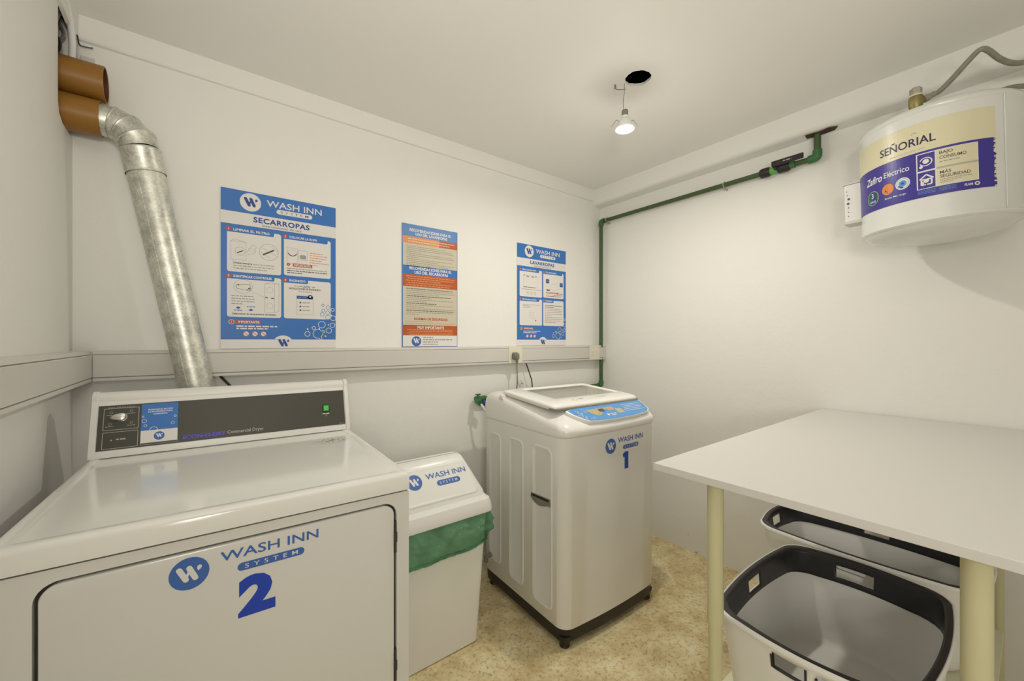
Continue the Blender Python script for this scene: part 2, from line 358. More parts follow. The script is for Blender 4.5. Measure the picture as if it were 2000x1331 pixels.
for a in ((-.3, -.29, -.3, .3), (.29, .3, -.3, .3), (-.3, .3, -.3, -.29), (-.3, .3, .29, .3)): box(bm, hc.x + a[0], hc.x + a[1], hc.y + a[2], hc.y + a[3], ZC + .014, ZC + .28)
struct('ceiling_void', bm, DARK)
# soffit along the right wall with a softly rounded lower edge, cornice strips on the two other walls
bm = bmesh.new(); sf = [(XR, ZC), (2.198, ZC), (2.198, 2.225)] + [(2.228 - .03 * cos(R(a)), 2.225 - .03 * sin(R(a))) for a in (20, 45, 70, 90)] + [(XR, 2.190)]
loft(bm, [[(x, YF, z) for x, z in sf], [(x, YB, z) for x, z in sf]])
struct('trim_1', bm, WALL, smooth=30)
bm = bmesh.new(); cf = [(YB, ZC), (YB - .016, ZC), (YB - .014, 2.232), (YB - .010, 2.226), (YB, 2.224)]
loft(bm, [[(XL, y, z) for y, z in cf], [(2.198, y, z) for y, z in cf]]); struct('trim_2', bm, WALL)
bm = bmesh.new(); cf = [(XL, ZC), (XL + .016, ZC), (XL + .014, 2.232), (XL + .010, 2.226), (XL, 2.224)]
loft(bm, [[(x, YF, z) for x, z in cf], [(x, YB - .017, z) for x, z in cf]]); struct('trim_3', bm, WALL)

# ================================================================ CABLE TRUNKING
def trunk(name, label, a, b, along, face):
    t = thing(name, label, 'trunking')
    z0, z1 = 1.106, 1.206
    def pf(d):  # profile in (depth, z)
        return [(0, z0), (.050, z0), (.052, z0 + .002), (.052, z0 + .011), (.0485, z0 + .0125), (.0485, z0 + .0145), (.052, z0 + .016), (.052, z1 - .016), (.0485, z1 - .0145), (.0485, z1 - .0125), (.050, z1 - .011), (.046, z1), (0, z1)]
    def sweep(nm, p, m):
        bm = bmesh.new()
        if along == 'x': loft(bm, [[(x, face - d, z) for d, z in p] for x in (a, b)])
        else: loft(bm, [[(face + d, y, z) for d, z in p] for y in (a, b)])
        return obj(nm, bm, m, t)
    full = pf(0); base = [(0, z0), (.051, z0), (.052, z0 + .002), (.052, z0 + .011), (.045, z0 + .012), (.045, z1 - .012), (.050, z1 - .011), (.047, z1), (0, z1)]
    cover = [(.0452, z0 + .0135), (.052, z0 + .0135), (.053, z0 + .015), (.053, z1 - .015), (.052, z1 - .0135), (.0452, z1 - .0135)]
    sweep('trunking_base', base, TRK); sweep('trunking_cover', cover, TRK)
    return t
trunk('cable_trunking', 'long pale plastic cable trunking along the back wall under the posters', XL + .054, XR - .002, 'x', YB)
trunk('cable_trunking', 'short pale plastic cable trunking on the left wall beside the dryer', -1.2, YB - .053, 'y', XL)
bm = bx(XL + .0485, XL + .0545, YB - .0585, YB - .0535, 1.104, 1.208)
def socket(x, label):
    t = thing('power_socket', label, 'power socket', (x, YB - .053, 1.156), group=None)
    obj('cover_plate', bx(-.05, .05, -.004, .0, -.049, .049), SOCK, t, bevel=(.0015, 2))
    for s in (-1, 1):
        m = obj('socket_module', bx(s * .022 - .018, s * .022 + .018, -.0065, -.0035, -.022, .022), SOCK, t, bevel=(.001, 2))
        bm = bmesh.new()
        for a in (-35, 35):
            c = Vector((s * .022 + sin(R(a)) * .007, -.0068, .004)); u = Vector((cos(R(a)), 0, -sin(R(a)) )) * .0035; v = Vector((sin(R(a)), 0, cos(R(a)))) * .0009
            box(bm, c.x - .0009, c.x + .0009, c.y, c.y + .0006, c.z - .003, c.z + .003)
        box(bm, s * .022 - .0009, s * .022 + .0009, -.0068, -.0062, -.012, -.006)
        obj('pin_slots', bm, GAPM, m)
    return t
socket(1.462, 'ivory double socket in the trunking with the grey plug in it')
socket(2.155, 'empty ivory double socket at the corner end of the trunking')
# plug and cord of the washer
t = thing('plug_and_cord', 'grey power plug and cord hanging down behind the washer', 'plug', (1.448, YB - .065, 1.15))
bm = bmesh.new(); loft(bm, [[(x * w, -d, z * h + dz) for x, z in rr(-1, 1, -1, 1, .5, 4)] for d, w, h, dz in ((0, .019, .021, 0), (.012, .019, .021, 0), (.026, .014, .018, -.003), (.034, .009, .012, -.006))])
obj('plug_body', bm, PLUG, t, smooth=True)
bm = bmesh.new(); tube(bm, [(0, -.022, -.012), (0, -.023, -.030), (0, -.022, -.045)], [.009, .0075, .0045]); obj('cord_grip', bm, PLUG, t, smooth=True)
bm = bmesh.new(); tube(bm, spline([(0, -.022, -.04), (.001, -.022, -.09), (.004, -.02, -.15), (.006, -.012, -.19), (.008, -.01, -.24)], 6), .0032, 8); obj('cord', bm, PLUG, t, smooth=True)
bm = bmesh.new()
tube(bm, [Vector((.028 + .018 * cos(a) , -.018 - .003 * a / 6.28, -.150 - .014 * sin(a) - .006 * a / 6.28)) for a in [i * .35 for i in range(54)]], .003, 8); obj('cord_coil', bm, TRK, t, smooth=True)
def cable(label, pts, r=.003):
    bm = bmesh.new(); tube(bm, spline(pts, 6), r, 8); return tag(obj('black_cable', bm, BLKC, smooth=True), label, 'cable')
cable('thin black cable leaving the trunking beside the grey plug', [(1.552, YB - .04, 1.11), (1.566, YB - .045, 1.07), (1.59, YB - .05, 1.00), (1.60, YB - .05, .93)], .0032)
cable('thick black cable dropping from the trunking behind the dryer duct', [(.052, YB - .03, 1.112), (.070, YB - .04, 1.09), (.10, YB - .05, 1.05), (.13, YB - .06, .99)], .0045)

# ================================================================ POSTERS
def board(name, label, x0, w_, h, z0, edge=None):
    t = thing(name, label, 'poster', (x0, YB, z0))
    obj('board', bx(0, w_, -.004, -.0005, 0, h), edge or P['white'], t)
    return t, Print(plane_fn((0, -.004, 0), (1, 0, 0), (0, 0, 1), (0, -1, 0), .00022, .0002))
def instr_poster(x0, w_, z0, title, heads, label, machine):
    h = .625
    t, p = board('poster', label, x0, w_, h, z0); V = lambda f: h * (1 - f); B = 'pblue'
    kx = w_ / .418; X = lambda v: v * kx
    p.rect(B, 0, w_, V(.139), h, 1); p.rect(B, 0, w_, V(.942), V(.218), 1)
    p.disc('white', X(.097), V(.066), .036, 2); p.wmark('navy', X(.097), V(.066), .05, 3)
    p.text('white', 'WASH INN', X(.256), V(.052), .026, 2, width=X(.208), bold=.012)
    p.rrect('white', X(.187), X(.322), V(.097) - .0095, V(.097) + .0095, .0094, 2)
    p.text('navy', 'SYSTEM', X(.2545), V(.097), .0095, 3, width=X(.105), space=1.8, bold=.004)
    p.text('navy', title, X(.209), V(.172), .021, 2, width=X(.205), bold=.03, space=1.1)
    p.text('grey', 'Instrucciones de uso', X(.209), V(.203), .0095, 2, width=X(.145), bold=.02)
    cells = [(.020, .204, .245, .517), (.214, .397, .245, .512), (.020, .204, .537, .800), (.214, .397, .537, .800)]
    tabs = [.86, .93, .87, .5]
    for i, ((a, b, c, d), hd, tb) in enumerate(zip(cells, heads, tabs)):
        p.rrect('white', X(a), X(b), V(d), V(c), .009, 2)
        e = a + (b - a) * tb
        p.rrect(B, X(a) - .004, X(e), V(c + .024), V(c) + .012, .006, 3); p.rect(B, X(a) - .006, X(e) - .01, V(c) - .001, V(c) + .012, 3.4)
        p.disc('red', X(a) + .005, V(c + .006), .0085, 4.5); p.text('white', str(i + 1), X(a) + .005, V(c + .006), .009, 6, bold=.02)
        wd = min(X(e) - X(a) - .03, .0072 * len(hd)); p.text('white', hd, X(a) + .020, V(c + .007), .0092, 5, width=wd, align='LEFT', bold=.03)
    g = 'grey'
    if machine == 'dryer':
        # 1: drum with filter, magnified circle
        p.frame(g, X(.032), X(.082), V(.44), V(.325), .0009, 3); p.ring(g, X(.062), V(.385), .017, .0011, 3); p.line('dark', [(X(.052), V(.397)), (X(.072), V(.380))], .004, 4)
        p.line(g, [(X(.084), V(.39)), (X(.104), V(.335)), (X(.116), V(.345)), (X(.113), V(.385)), (X(.086), V(.405))], .001, 3); p.ring(g, X(.100), V(.368), .010, .0008, 3, sy=.6)
        p.line(g, [(X(.032), V(.325)), (X(.043), V(.312)), (X(.082), V(.325))], .0009, 3)
        p.ring(g, X(.160), V(.372), .034, .0013, 3, 32); p.line('dark', [(X(.139), V(.392)), (X(.178), V(.355))], .006, 4)
        for q in ((.135, .345, .190, .395), (.130, .372, .165, .412), (.165, .330, .193, .360)): p.line(g, [(X(q[0]), V(q[1])), (X(q[2]), V(q[3]))], .0009, 3)
        p.text('dark', 'Limpie siempre', X(.040), V(.461), .0066, 3, width=X(.062), align='LEFT', bold=.03); p.greek(g, X(.106), X(.178), V(.461), .0032, 3)
        p.greek(g, X(.040), X(.178), V(.478), .0032, 3); p.greek(g, X(.040), X(.178), V(.494), .0032, 3, .82)
        # 2: two drums, orange note, warning
        p.frame(g, X(.226), X(.266), V(.43), V(.325), .0009, 3); p.ring('dark', X(.246), V(.352), .018, .0035, 3, a0=200, a1=340); p.ring(g, X(.246), V(.358), .018, .0009, 3, sy=.7)
        p.frame(g, X(.268), X(.303), V(.40), V(.335), .0009, 3); p.rrect(g, X(.274), X(.298), V(.392), V(.365), .005, 4)
        for k, fl in enumerate((.7, .95, .9, .65, 1, .4)): p.greek('paleorange', X(.312), X(.388), V(.345 + .0165 * k), .0034, 3, fl)
        p.disc('red', X(.231), V(.437), .0065, 3); p.text('white', 'i', X(.231), V(.437), .007, 4, bold=.03)
        p.rect('red', X(.247), X(.322), V(.449), V(.427), 3); p.text('white', 'IMPORTANTE:', X(.2845), V(.438), .0085, 4, width=X(.066), bold=.03)
        for k, fl in enumerate((1, 1, .36)): p.greek('dark' if k else g, X(.226), X(.382), V(.463 + .0145 * k), .0036, 3, fl)
        # 3: control strip in a lens, stacked machine
        p.ring(g, X(.072), V(.606), .031, .0011, 3, 32, sy=.9); p.line('dark', [(X(.048), V(.600)), (X(.094), V(.592)), (X(.098), V(.632)), (X(.052), V(.622)), (X(.048), V(.600))], .0013, 3)
        p.disc('dark', X(.056), V(.598), .003, 4); p.disc('dark', X(.092), V(.618), .0035, 4); p.disc('dark', X(.085), V(.626), .0022, 4)
        p.line(g, [(X(.102), V(.640)), (X(.142), V(.665))], .0007, 3)
        p.frame(g, X(.146), X(.180), V(.765), V(.578), .0010, 3); p.line(g, [(X(.180), V(.578)), (X(.196), V(.572)), (X(.196), V(.755)), (X(.180), V(.765))], .001, 3); p.line(g, [(X(.146), V(.578)), (X(.162), V(.570)), (X(.196), V(.572))], .001, 3)
        p.ring(g, X(.163), V(.618), .012, .0008, 3); p.ring(g, X(.163), V(.722), .012, .0008, 3); p.line('dark', [(X(.147), V(.667)), (X(.156), V(.670))], .004, 4); p.line('dark', [(X(.168), V(.671)), (X(.178), V(.673))], .004, 4)
        for k, fl in enumerate((.95, 1, 1, .5)): p.greek(g, X(.034), X(.110), V(.668 + .0165 * k), .0034, 3, fl)
        for q, dy in ((.056, 0), (.098, .012)):
            p.poly('navy', [(X(q) - .008, V(.742 + dy)), (X(q), V(.750 + dy)), (X(q) + .008, V(.742 + dy)), (X(q), V(.734 + dy))], 4); p.greek('lblue', X(q) - .014, X(q) + .014, V(.758 - 2.1 * dy), .004, 4)
        p.text('dark', 'Seleccionar la temperatura de secado.', X(.112), V(.781), .0066, 3, width=X(.150), bold=.03)
        # 4: sign in a sign
        p.greek(g, X(.252), X(.282), V(.580), .0035, 3); p.text('dark', 'CARTEL', X(.299), V(.580), .0068, 3, width=X(.03), bold=.03); p.greek(g, X(.320), X(.334), V(.580), .0035, 3)
        p.text('dark', 'INSTRUCCIONES DE ENCENDIDO', X(.294), V(.597), .0072, 3, width=X(.122), bold=.03); p.greek(g, X(.268), X(.320), V(.615), .0034, 3)
        p.frame(g, X(.262), X(.325), V(.772), V(.640), .0009, 3); p.rect('navy', X(.262), X(.325), V(.664), V(.645), 4); p.disc('navy', X(.314), V(.648), .009, 4); p.disc('white', X(.314), V(.648), .004, 5); p.greek('lblue', X(.266), X(.300), V(.655), .004, 5)
        for k in range(3): p.disc('dark', X(.276), V(.690 + .026 * k), .0036, 4); p.greek(g, X(.284), X(.312), V(.690 + .026 * k), .004, 4)
    else:
        p.frame(g, X(.050), X(.165), V(.42), V(.305), .0007, 3); p.disc('dark', X(.056), V(.308), .004, 4); p.disc('dark', X(.152), V(.312), .004, 4)
        for q in (.085, .125): p.rrect('silver', X(q) - .011, X(q) + .011, V(.325), V(.308), .003, 4)
        p.greek('dark', X(.05), X(.15), V(.415 + .008), .0035, 3); p.greek(g, X(.035), X(.195), V(.444), .0032, 3)
        for q in (.085, .115, .145): p.ring('silver', X(q), V(.480), .010, .0016, 3); p.line('grey', [(X(q) - .006, V(.480) + .007), (X(q) + .006, V(.480) - .007)], .0018, 4)
        for q, y in ((.252, .34), (.375, .365)): p.rect('navy', X(q) - .014, X(q) + .014, V(y + .022), V(y - .02), 3); p.rect('lblue', X(q) - .008, X(q) + .008, V(y + .008), V(y - .008), 4)
        p.line(g, [(X(.275), V(.38)), (X(.34), V(.35)), (X(.35), V(.42)), (X(.29), V(.43)), (X(.275), V(.38))], .0009, 3)
        p.rect('dark', X(.242), X(.272), V(.438), V(.424), 3); p.rect('red', X(.242), X(.345), V(.468), V(.450), 3); p.text('white', 'IMPORTANTE:', X(.292), V(.459), .0085, 4, width=X(.085), bold=.03)
        p.greek('dark', X(.345), X(.388), V(.462), .0034, 3); p.greek('dark', X(.300), X(.385), V(.480), .0034, 3); p.greek('dark', X(.240), X(.370), V(.493), .0034, 3)
        for k in range(3): p.greek(g, X(.045), X(.19), V(.595 + .014 * k), .0028, 3, (1, .5, .4)[k])
        p.ring(g, X(.125), V(.69), .028, .0009, 3, a0=100, a1=320); p.ring(g, X(.12), V(.69), .014, .0009, 3); p.disc('dark', X(.150), V(.752), .004, 4)
        for k in range(11): p.greek('dark' if k in (0, 1) else (g if k % 3 else 'paleorange'), X(.228), X(.385), V(.590 + .0175 * k), .0036, 3, (1, .5, .9, 1, .95, 1, .4, .97, 1, .9, .6)[k])
    # important note at the foot
    p.ring('white', X(.034), V(.832), .0095, .0016, 3); p.disc('red', X(.034), V(.832), .0072, 3); p.text('white', '!', X(.034), V(.832), .008, 4, bold=.03)
    p.rrect('red', X(.046), X(.132), V(.842), V(.821), .003, 2); p.text('white', 'IMPORTANTE:', X(.092), V(.8315), .0095, 3, width=X(.072), bold=.03)
    p.greek('white', X(.050), X(.190), V(.858), .0052, 3, 1); p.greek('white', X(.050), X(.190), V(.873), .0052, 3, .78)
    for q in (.082, .112, .141):
        p.disc('white', X(q), V(.906), .0105, 3); p.ring('red', X(q), V(.906), .0105, .0016, 4); p.line('red', [(X(q) - .0065, V(.906) + .0065), (X(q) + .0065, V(.906) - .0065)], .002, 4)
    a = [(X(.211) + .037 * cos(R(q)), V(.968) + .033 * sin(R(q))) for q in range(28, 153, 6)]
    p.poly('white', a, 3); p.wmark('navy', X(.213), V(.965), .043, 4)
    p.bubbles('white', [(X(.344), V(.902), .0205), (X(.360), V(.838), .0155), (X(.303), V(.903), .0115), (X(.328), V(.862), .008), (X(.389), V(.878), .0125), (X(.366), V(.886), .0065), (X(.404), V(.84), .011), (X(.407), V(.79), .012), (X(.405), V(.73), .008), (X(.356), V(.935), .006)], 5, .0022)
    for x, y, r in ((.304, .870, .0035), (.375, .918, .0035), (.35, .866, .0028), (.388, .838, .003), (.40, .77, .003)): p.disc('white', X(x), V(y), r, 5)
    p.bubbles('lblue' if machine == 'dryer' else 'silver', [(X(.362), V(.765), .009), (X(.366), V(.738), .0075), (X(.385), V(.785), .0105), (X(.384), V(.752), .009), (X(.386), V(.715), .009), (X(.365), V(.70), .006)][:6 if machine == 'dryer' else 0], 5, .0018)
    p.build(t, {'pblue': 'blue_background', 'white': 'white_lettering', 'navy': 'navy_lettering', 'grey': 'line_drawing', 'dark': 'dark_lettering', 'red': 'orange_marks', 'lblue': 'light_blue_marks', 'paleorange': 'orange_lettering', 'silver': 'pale_drawing'})
instr_poster(.060, .418, 1.208, 'SECARROPAS', ['LIMPIAR EL FILTRO', 'COLOCAR LA ROPA', 'IDENTIFICAR CONTROLES', 'ENCENDIDO'], 'large blue and white dryer instruction board headed SECARROPAS, nearest the duct', 'dryer')
instr_poster(1.514, .414, 1.209, 'LAVARROPAS', ['SELECCIONAR ROPA', 'COLOCAR JABÓN', 'PROGRAMAR LAVADO', 'ENCENDIDO'], 'blue and white washer instruction board headed LAVARROPAS, near the corner above the socket', 'washer')
t, p = board('poster', 'narrow blue and orange rules board with dense text between the two blue boards', .789, .312, .618, 1.2065, P['lblue'])
h = .618; wd = .312; V = lambda f: h * (1 - f)
p.rect('cream', .004, wd - .002, .003, h, 1); p.rect('lblue', 0, wd, V(.098), h, 2); p.rect('paleorange', 0, wd, V(.155), V(.098), 2); p.rect('orange', wd * .65, wd, V(.155), V(.098), 3)
p.text('white', 'RECOMENDACIONES PARA EL', wd / 2, V(.045), .0135, 3, width=.235, bold=.03); p.text('white', 'USO DEL LAVARROPAS', wd / 2 + .004, V(.075), .0135, 3, width=.180, bold=.03)
for k in range(2): p.greek('ivory', .03, wd - .02, V(.118 + .02 * k), .004, 4, 1 - .1 * k)
for k in range(12): p.greek('grey', .022, wd - .02, V(.178 + .0147 * k), .0036, 2, (.8, .95, 1, .3, .95, 1, .28, .95, .65, 1, .9, .5)[k], k)
p.rect('pblue', 0, wd, V(.405), V(.335), 2); p.text('white', 'RECOMENDACIONES PARA EL', wd / 2, V(.355), .0145, 3, width=.238, bold=.03); p.text('white', 'USO DEL SECARROPAS', wd / 2 + .004, V(.387), .0145, 3, width=.190, bold=.03)
p.rect('orange', 0, wd, V(.505), V(.405), 2)
for k in range(5): p.greek('paleorange', .02 + .01 * (k % 2), wd - .02, V(.422 + .0175 * k), .0042, 3, (1, 1, .7, .95, .9)[k], k)
for k in range(15): p.greek('grey' if k % 4 else 'dark', .022, wd - .014, V(.523 + .0148 * k), .0036, 2, (.95, .97, 1, .65, .9, .5, .95, .4, .6, .95, .35, 1, .97, .95, .25)[k], k)
p.text('red', 'NORMAS DE SEGURIDAD', wd / 2 + .002, V(.768), .0125, 3, width=.190, bold=.03)
for k in range(3): p.greek('paleorange', .014, wd - .014, V(.790 + .015 * k), .003, 2, (.55, 1, .5)[k], k)
p.rect('orange', 0, wd, V(.903), V(.820), 2); p.text('white', 'MUY IMPORTANTE', wd / 2, V(.839), .0145, 3, width=.150, bold=.03)
for k in range(4): p.greek('paleorange', .026 + .012 * (k % 2), wd - .03, V(.858 + .0125 * k), .0036, 3, 1, k)
p.rect('white', .004, wd - .002, .004, V(.905), 2); p.disc('logo', .075, V(.952), .0255, 3); p.wmark('white', .075, V(.948), .036, 4)
for k in range(4): p.greek('grey', .112, .25 + (.03 if k == 1 else 0), V(.92 + .019 * k), .005, 3, (.4, 1, .6, .6)[k], k)
p.frame('lblue', .001, wd - .001, .001, h - .001, .002, 5)
p.build(t, {'cream': 'cream_background', 'lblue': 'blue_band', 'pblue': 'blue_band', 'orange': 'orange_band', 'paleorange': 'orange_band', 'white': 'white_lettering', 'grey': 'small_lettering', 'dark': 'small_lettering', 'red': 'orange_lettering', 'logo': 'logo_disc', 'ivory': 'pale_lettering'})

# ================================================================ ORANGE PIPES AND DUCT
def orange(z, xe, label, y=1.838):
    t = thing('orange_pipe', label, 'pipe', (XL, y, z), group=None)
    bm = bmesh.new(); L = xe - XL
    lathe(bm, [(.055, -.30), (.055, L - .004), (.0545, L), (.0505, L), (.0505, -.30)], n=48, axis=(1, 0, 0), cap0=False, cap1=False); o = obj('pipe_wall', bm, ORNG, t, smooth=True)
    bm = bmesh.new(); lathe(bm, [(.0503, L - .0005), (.0503, -.28)], n=40, axis=(1, 0, 0), cap0=False); obj('pipe_inside', bm, ORNG2, t, smooth=True)
    return t
orange(2.066, -.2435, 'upper orange plastic waste pipe stub coming out of the wall hole, open ended')
orange(1.953, -.2535, 'lower orange plastic waste pipe stub with the metal duct pushed into it')
t = thing('exhaust_duct', 'galvanised metal exhaust duct rising from the dryer to the lower orange pipe', 'duct')
r = .05
def seg(nm, a, b, r0, r1=None, ends=()):
    bm = bmesh.new(); a, b = Vector(a), Vector(b); ax = b - a; l = ax.length; r1 = r1 or r0
    prof = [(r0, 0)] + [(r0 + (r1 - r0) * q + dr, l * q) for q, dr in ends] + [(r1, l)]
    lathe(bm, prof, a, 40, ax, False, False); return obj(nm, bm, GALV, t, smooth=True)
A = [Vector(p) for p in ((-.300, 1.838, 1.953), (-.228, 1.835, 1.950), (-.196, 1.826, 1.936), (-.168, 1.812, 1.905), (-.158, 1.806, 1.868), (-.150, 1.802, 1.835))]
A2 = A[4] + (A[5] - A[4]) * .9
# mitred elbow: rings at the joint planes
def mitre(nm, i, j, r0, r1, bead=True):
    a, b = A[i], A[j]; d = (b - a).normalized()
    def pl(k):
        if k == 0: return (A[1] - A[0]).normalized()
        return ((A[k] - A[k - 1]).normalized() + (A[k + 1] - A[k]).normalized()).normalized() if k + 1 < len(A) else (A[k] - A[k - 1]).normalized()
    def ring(c, nrm, r_):
        out = []
        for q in circ(c, r_, 44, d, Vector((0, 1, 0))):
            q = Vector(q); s = (c - q).dot(nrm) / d.dot(nrm); out.append(q + d * s)
        return out
    n0, n1 = pl(i), pl(j); bm = bmesh.new(); L = []
    L.append(ring(a, n0, r0))
    if bead:
        for q, e in ((.05, .0026), (.12, .0030), (.20, .0004)): L.append(ring(a.lerp(b, q), n0.lerp(n1, q).normalized(), r0 + e))
    L.append(ring(a.lerp(b, .9), n0.lerp(n1, .9).normalized(), r1)); L.append(ring(b, n1, r1 - .001))
    loft(bm, L, False, False); return obj(nm, bm, GALV, t, smooth=True)
mitre('elbow_section', 0, 1, .0485, .0485, False); mitre('elbow_section', 1, 2, .0488, .0492); mitre('elbow_section', 2, 3, .0495, .0500); mitre('elbow_section', 3, 4, .0505, .0508)
D0 = A[4]; D1 = Vector((.002, 1.800, 1.00)); dd = (D1 - D0).normalized()
seg('duct_collar', D0 - dd * .002, D0 + dd * .078, .0520, .0530, ((.05, .002), (.1, .0), (.9, .0), (.95, -.001)))
seg('duct_pipe', D0 + dd * .05, D1, .0500, .0500)
bm = bmesh.new(); q = dd.cross(Vector((0, 1, 0))).normalized(); s = (Vector((-.45, -.9, 0)) - dd * Vector((-.45, -.9, 0)).dot(dd)).normalized()
tube(bm, [D0 + dd * .08 + s * .0502, D1 + s * .0502], .0016, 6); obj('duct_seam', bm, GALV, t)
# things in the wall hole
bm = bmesh.new(); tube(bm, [(XL + .010, HY + .002 + .108 * cos(R(a)), 2.165 + .105 * sin(R(a))) for a in range(-58, 87, 8)], .0085, 12)
tag(obj('white_conduit', bm, LAMPW, smooth=True), 'looped white plastic conduit in the wall hole above the orange pipes', 'conduit')
t = thing('cable_bundle', 'tangle of dark cables inside the wall hole beside the ceiling', 'cables', (XL - .03, 1.82, 2.20))
for k, c in enumerate((BLKC, BLKC, PLUG, TRK, BLKC, PLUG)):
    bm = bmesh.new(); y = -.05 + .02 * k; tube(bm, spline([(rnd.uniform(-.02, .02), y + rnd.uniform(-.02, .02), zz) for zz in (-.09, -.04, .01, .06, .10)], 5), .004, 8); obj('cable', bm, c, t, smooth=True)
bm = bx(XL + .02, XL + .052, YB - .012, YB, 2.125, 2.175)
tag(obj('junction_box', bm, TRK, bevel=(.002, 2)), 'small pale junction box on the back wall above the orange pipes', 'box')
bm = bmesh.new(); tube(bm, spline([(XL - .02, YB - .03, 2.27), (XL + .012, YB - .02, 2.235), (XL + .018, YB - .018, 2.205), (XL + .035, YB - .017, 2.203), (XL + .05, YB - .018, 2.206)], 5), .0018, 8)
tag(obj('black_wire', bm, BLKC, smooth=True), 'short black wire end poking from the hole under the cornice', 'wire')

# ================================================================ DRYER
t = thing('dryer', 'white commercial tumble dryer numbered 2 with a charcoal control console', 'dryer', (-.2694, .9785, 0), (0, 0, R(-2.4)))
W_, D_, H_ = .680, .705, .914
bm = bmesh.new(); fr = [(x, z) for x, z in rr(.056, .648, .10, .8475, .032, 7)]; n = len(fr)
# cabinet: sides/back as a shell plus a front frame with a door opening
box(bm, .0, W_, .02, D_, .02, .868)
obj('cabinet', bm, ENAM, t, bevel=(.004, 2))
bm = bmesh.new(); out = []
for x, z in fr:   # outer loop by pushing corners out to the panel edge
    out.append((x, z))
outer = rr(.001, .679, .02, .868, .004, 7)
for yv in (0.0,):
    a = [bm.verts.new((x, 0, z)) for x, z in outer]; b = [bm.verts.new((x, 0, z)) for x, z in fr]; c = [bm.verts.new((x, .012, z)) for x, z in fr]; d = [bm.verts.new((x, .02, z)) for x, z in outer]
    for i in range(n):
        j = (i + 1) % n; bm.faces.new((a[i], a[j], b[j], b[i])); bm.faces.new((b[i], b[j], c[j], c[i])); bm.faces.new((a[i], d[i], d[j], a[j]))
obj('front_frame', bm, ENAM, t, smooth=30)
obj('door_gap', bx(.05, .655, .0115, .0135, .09, .853), GAPM, t)
bm = bmesh.new(); g = .0055
def rl(x0, x1, z0, z1, r_, y): return [(x, y, z) for x, z in rr(x0, x1, z0, z1, r_, 7)]
loft(bm, [rl(.056 + g, .648 - g, .10 + g, .8475 - g, .027, .0115), rl(.056 + g, .648 - g, .10 + g, .8475 - g, .027, .003), rl(.0575 + g, .6465 - g, .1015 + g, .846 - g, .0262, .0008), rl(.060 + g, .644 - g, .104 + g, .8435 - g, .024, 0)], False, True)
door = obj('door', bm, ENAM, t, smooth=35)
pr = Print(plane_fn((0, 0, 0), (1, 0, 0), (0, 0, 1), (0, -1, 0), .0002, .0003))
pr.disc('logo', .2525, .803, .0300, 1, 40); pr.wmark('white', .2515, .8025, .041, 2)
pr.text('logo', 'WASH INN', .3865, .8185, .019, 1, width=.174, bold=.012)
pr.rrect('logo', .327, .446, .7815, .7975, .0079, 1); pr.text('white', 'SYSTEM', .3865, .7895, .0088, 2, width=.094, space=1.9, bold=.004)
pr.text('deep', '2', .3600, .7285, .071, 1, width=.064, bold=.06)
for o in pr.build(door, {'logo': 'logo_print', 'white': 'white_lettering', 'deep': 'number_print'}): pass
for z in (.762, .45):
    bm = bx(.6425, .6475, -.003, .006, z - .038, z + .038); box(bm, .6415, .6485, -.0045, .002, z - .012, z + .012); obj('hinge', bm, GAPM, t, bevel=(.001, 2))
# top: plate with turned-down rim and low raised border
bm = bmesh.new(); zt = .914
def tl(i, z, r_=.010): return [(x, y, z) for x, y in rr(-.002 + i, W_ + .002 - i, -.004 + i, D_ - i, max(r_, .002), 5)]
loft(bm, [tl(0, .872), tl(0, .904), tl(.002, .909), tl(.005, .9125), tl(.010, .914), tl(.024, .914, .012), tl(.028, .9122, .012), tl(.034, .9122, .012)], True, True)
obj('top_plate', bm, DTOP, t, smooth=50)
obj('shadow_gap', bx(.004, W_ - .004, .004, D_ - .004, .867, .8725), GAPM, t)
# console
yF, yT = .592, .640
def cons_loop(x, ins=0):
    pts = [(yF + ins, .9145), (yF + ins, .922), (yT - .004 + ins, 1.062)]
    for k in range(7):
        a = R(200 - 28 * k); pts.append((yT + .018 + (.021 - ins) * cos(a), 1.072 + (.019 - ins) * sin(a)))
    pts += [(.700 - ins, 1.068), (.702 - ins, .9145)]
    return [(x, y, z) for y, z in pts]
bm = bmesh.new(); loft(bm, [cons_loop(.014), cons_loop(W_ - .014)]); obj('console', bm, CONS, t, smooth=35)
for a, b in ((-.001, .0138), (W_ - .0138, W_ + .001)):
    bm = bmesh.new()
    def lp(x, e): return [(x, yy + (-e if yy < .66 else e), zz + (e if zz > 1.0 else 0)) for _, yy, zz in cons_loop(x)]
    loft(bm, [lp(a, .0), lp(a + .002, .0025), lp(b - .002, .0025), lp(b, .0005)]); obj('console_end_cap', bm, CONS, t, smooth=35)
uN = Vector((0, yT - yF - .004, 1.062 - .922)).normalized(); nN = Vector((0, -uN.z, uN.y))
org = Vector((0, yF, .922))
fz = lambda z: (z - .922) / uN.z   # height to distance up the slope
fn = plane_fn(org, (1, 0, 0), uN, nN, .0002, .0002)
bm = bmesh.new(); v0, v1 = fz(.934), fz(1.054)
def q3(x, v, o_): return org + Vector((x, 0, 0)) + uN * v + nN * o_
vs = [bm.verts.new(q3(x, v, o_)) for o_ in (0, .0012) for x, v in ((.0155, v0), (.6645, v0), (.6645, v1), (.0155, v1))]
for f in ((0, 3, 2, 1), (4, 5, 6, 7), (0, 1, 5, 4), (1, 2, 6, 5), (2, 3, 7, 6), (3, 0, 4, 7)): bm.faces.new([vs[i] for i in f])
panel = obj('control_panel', bm, CBLK, t)
pr = Print(plane_fn(org + nN * .0012, (1, 0, 0), uN, nN, .0002, .0002))
Z = fz
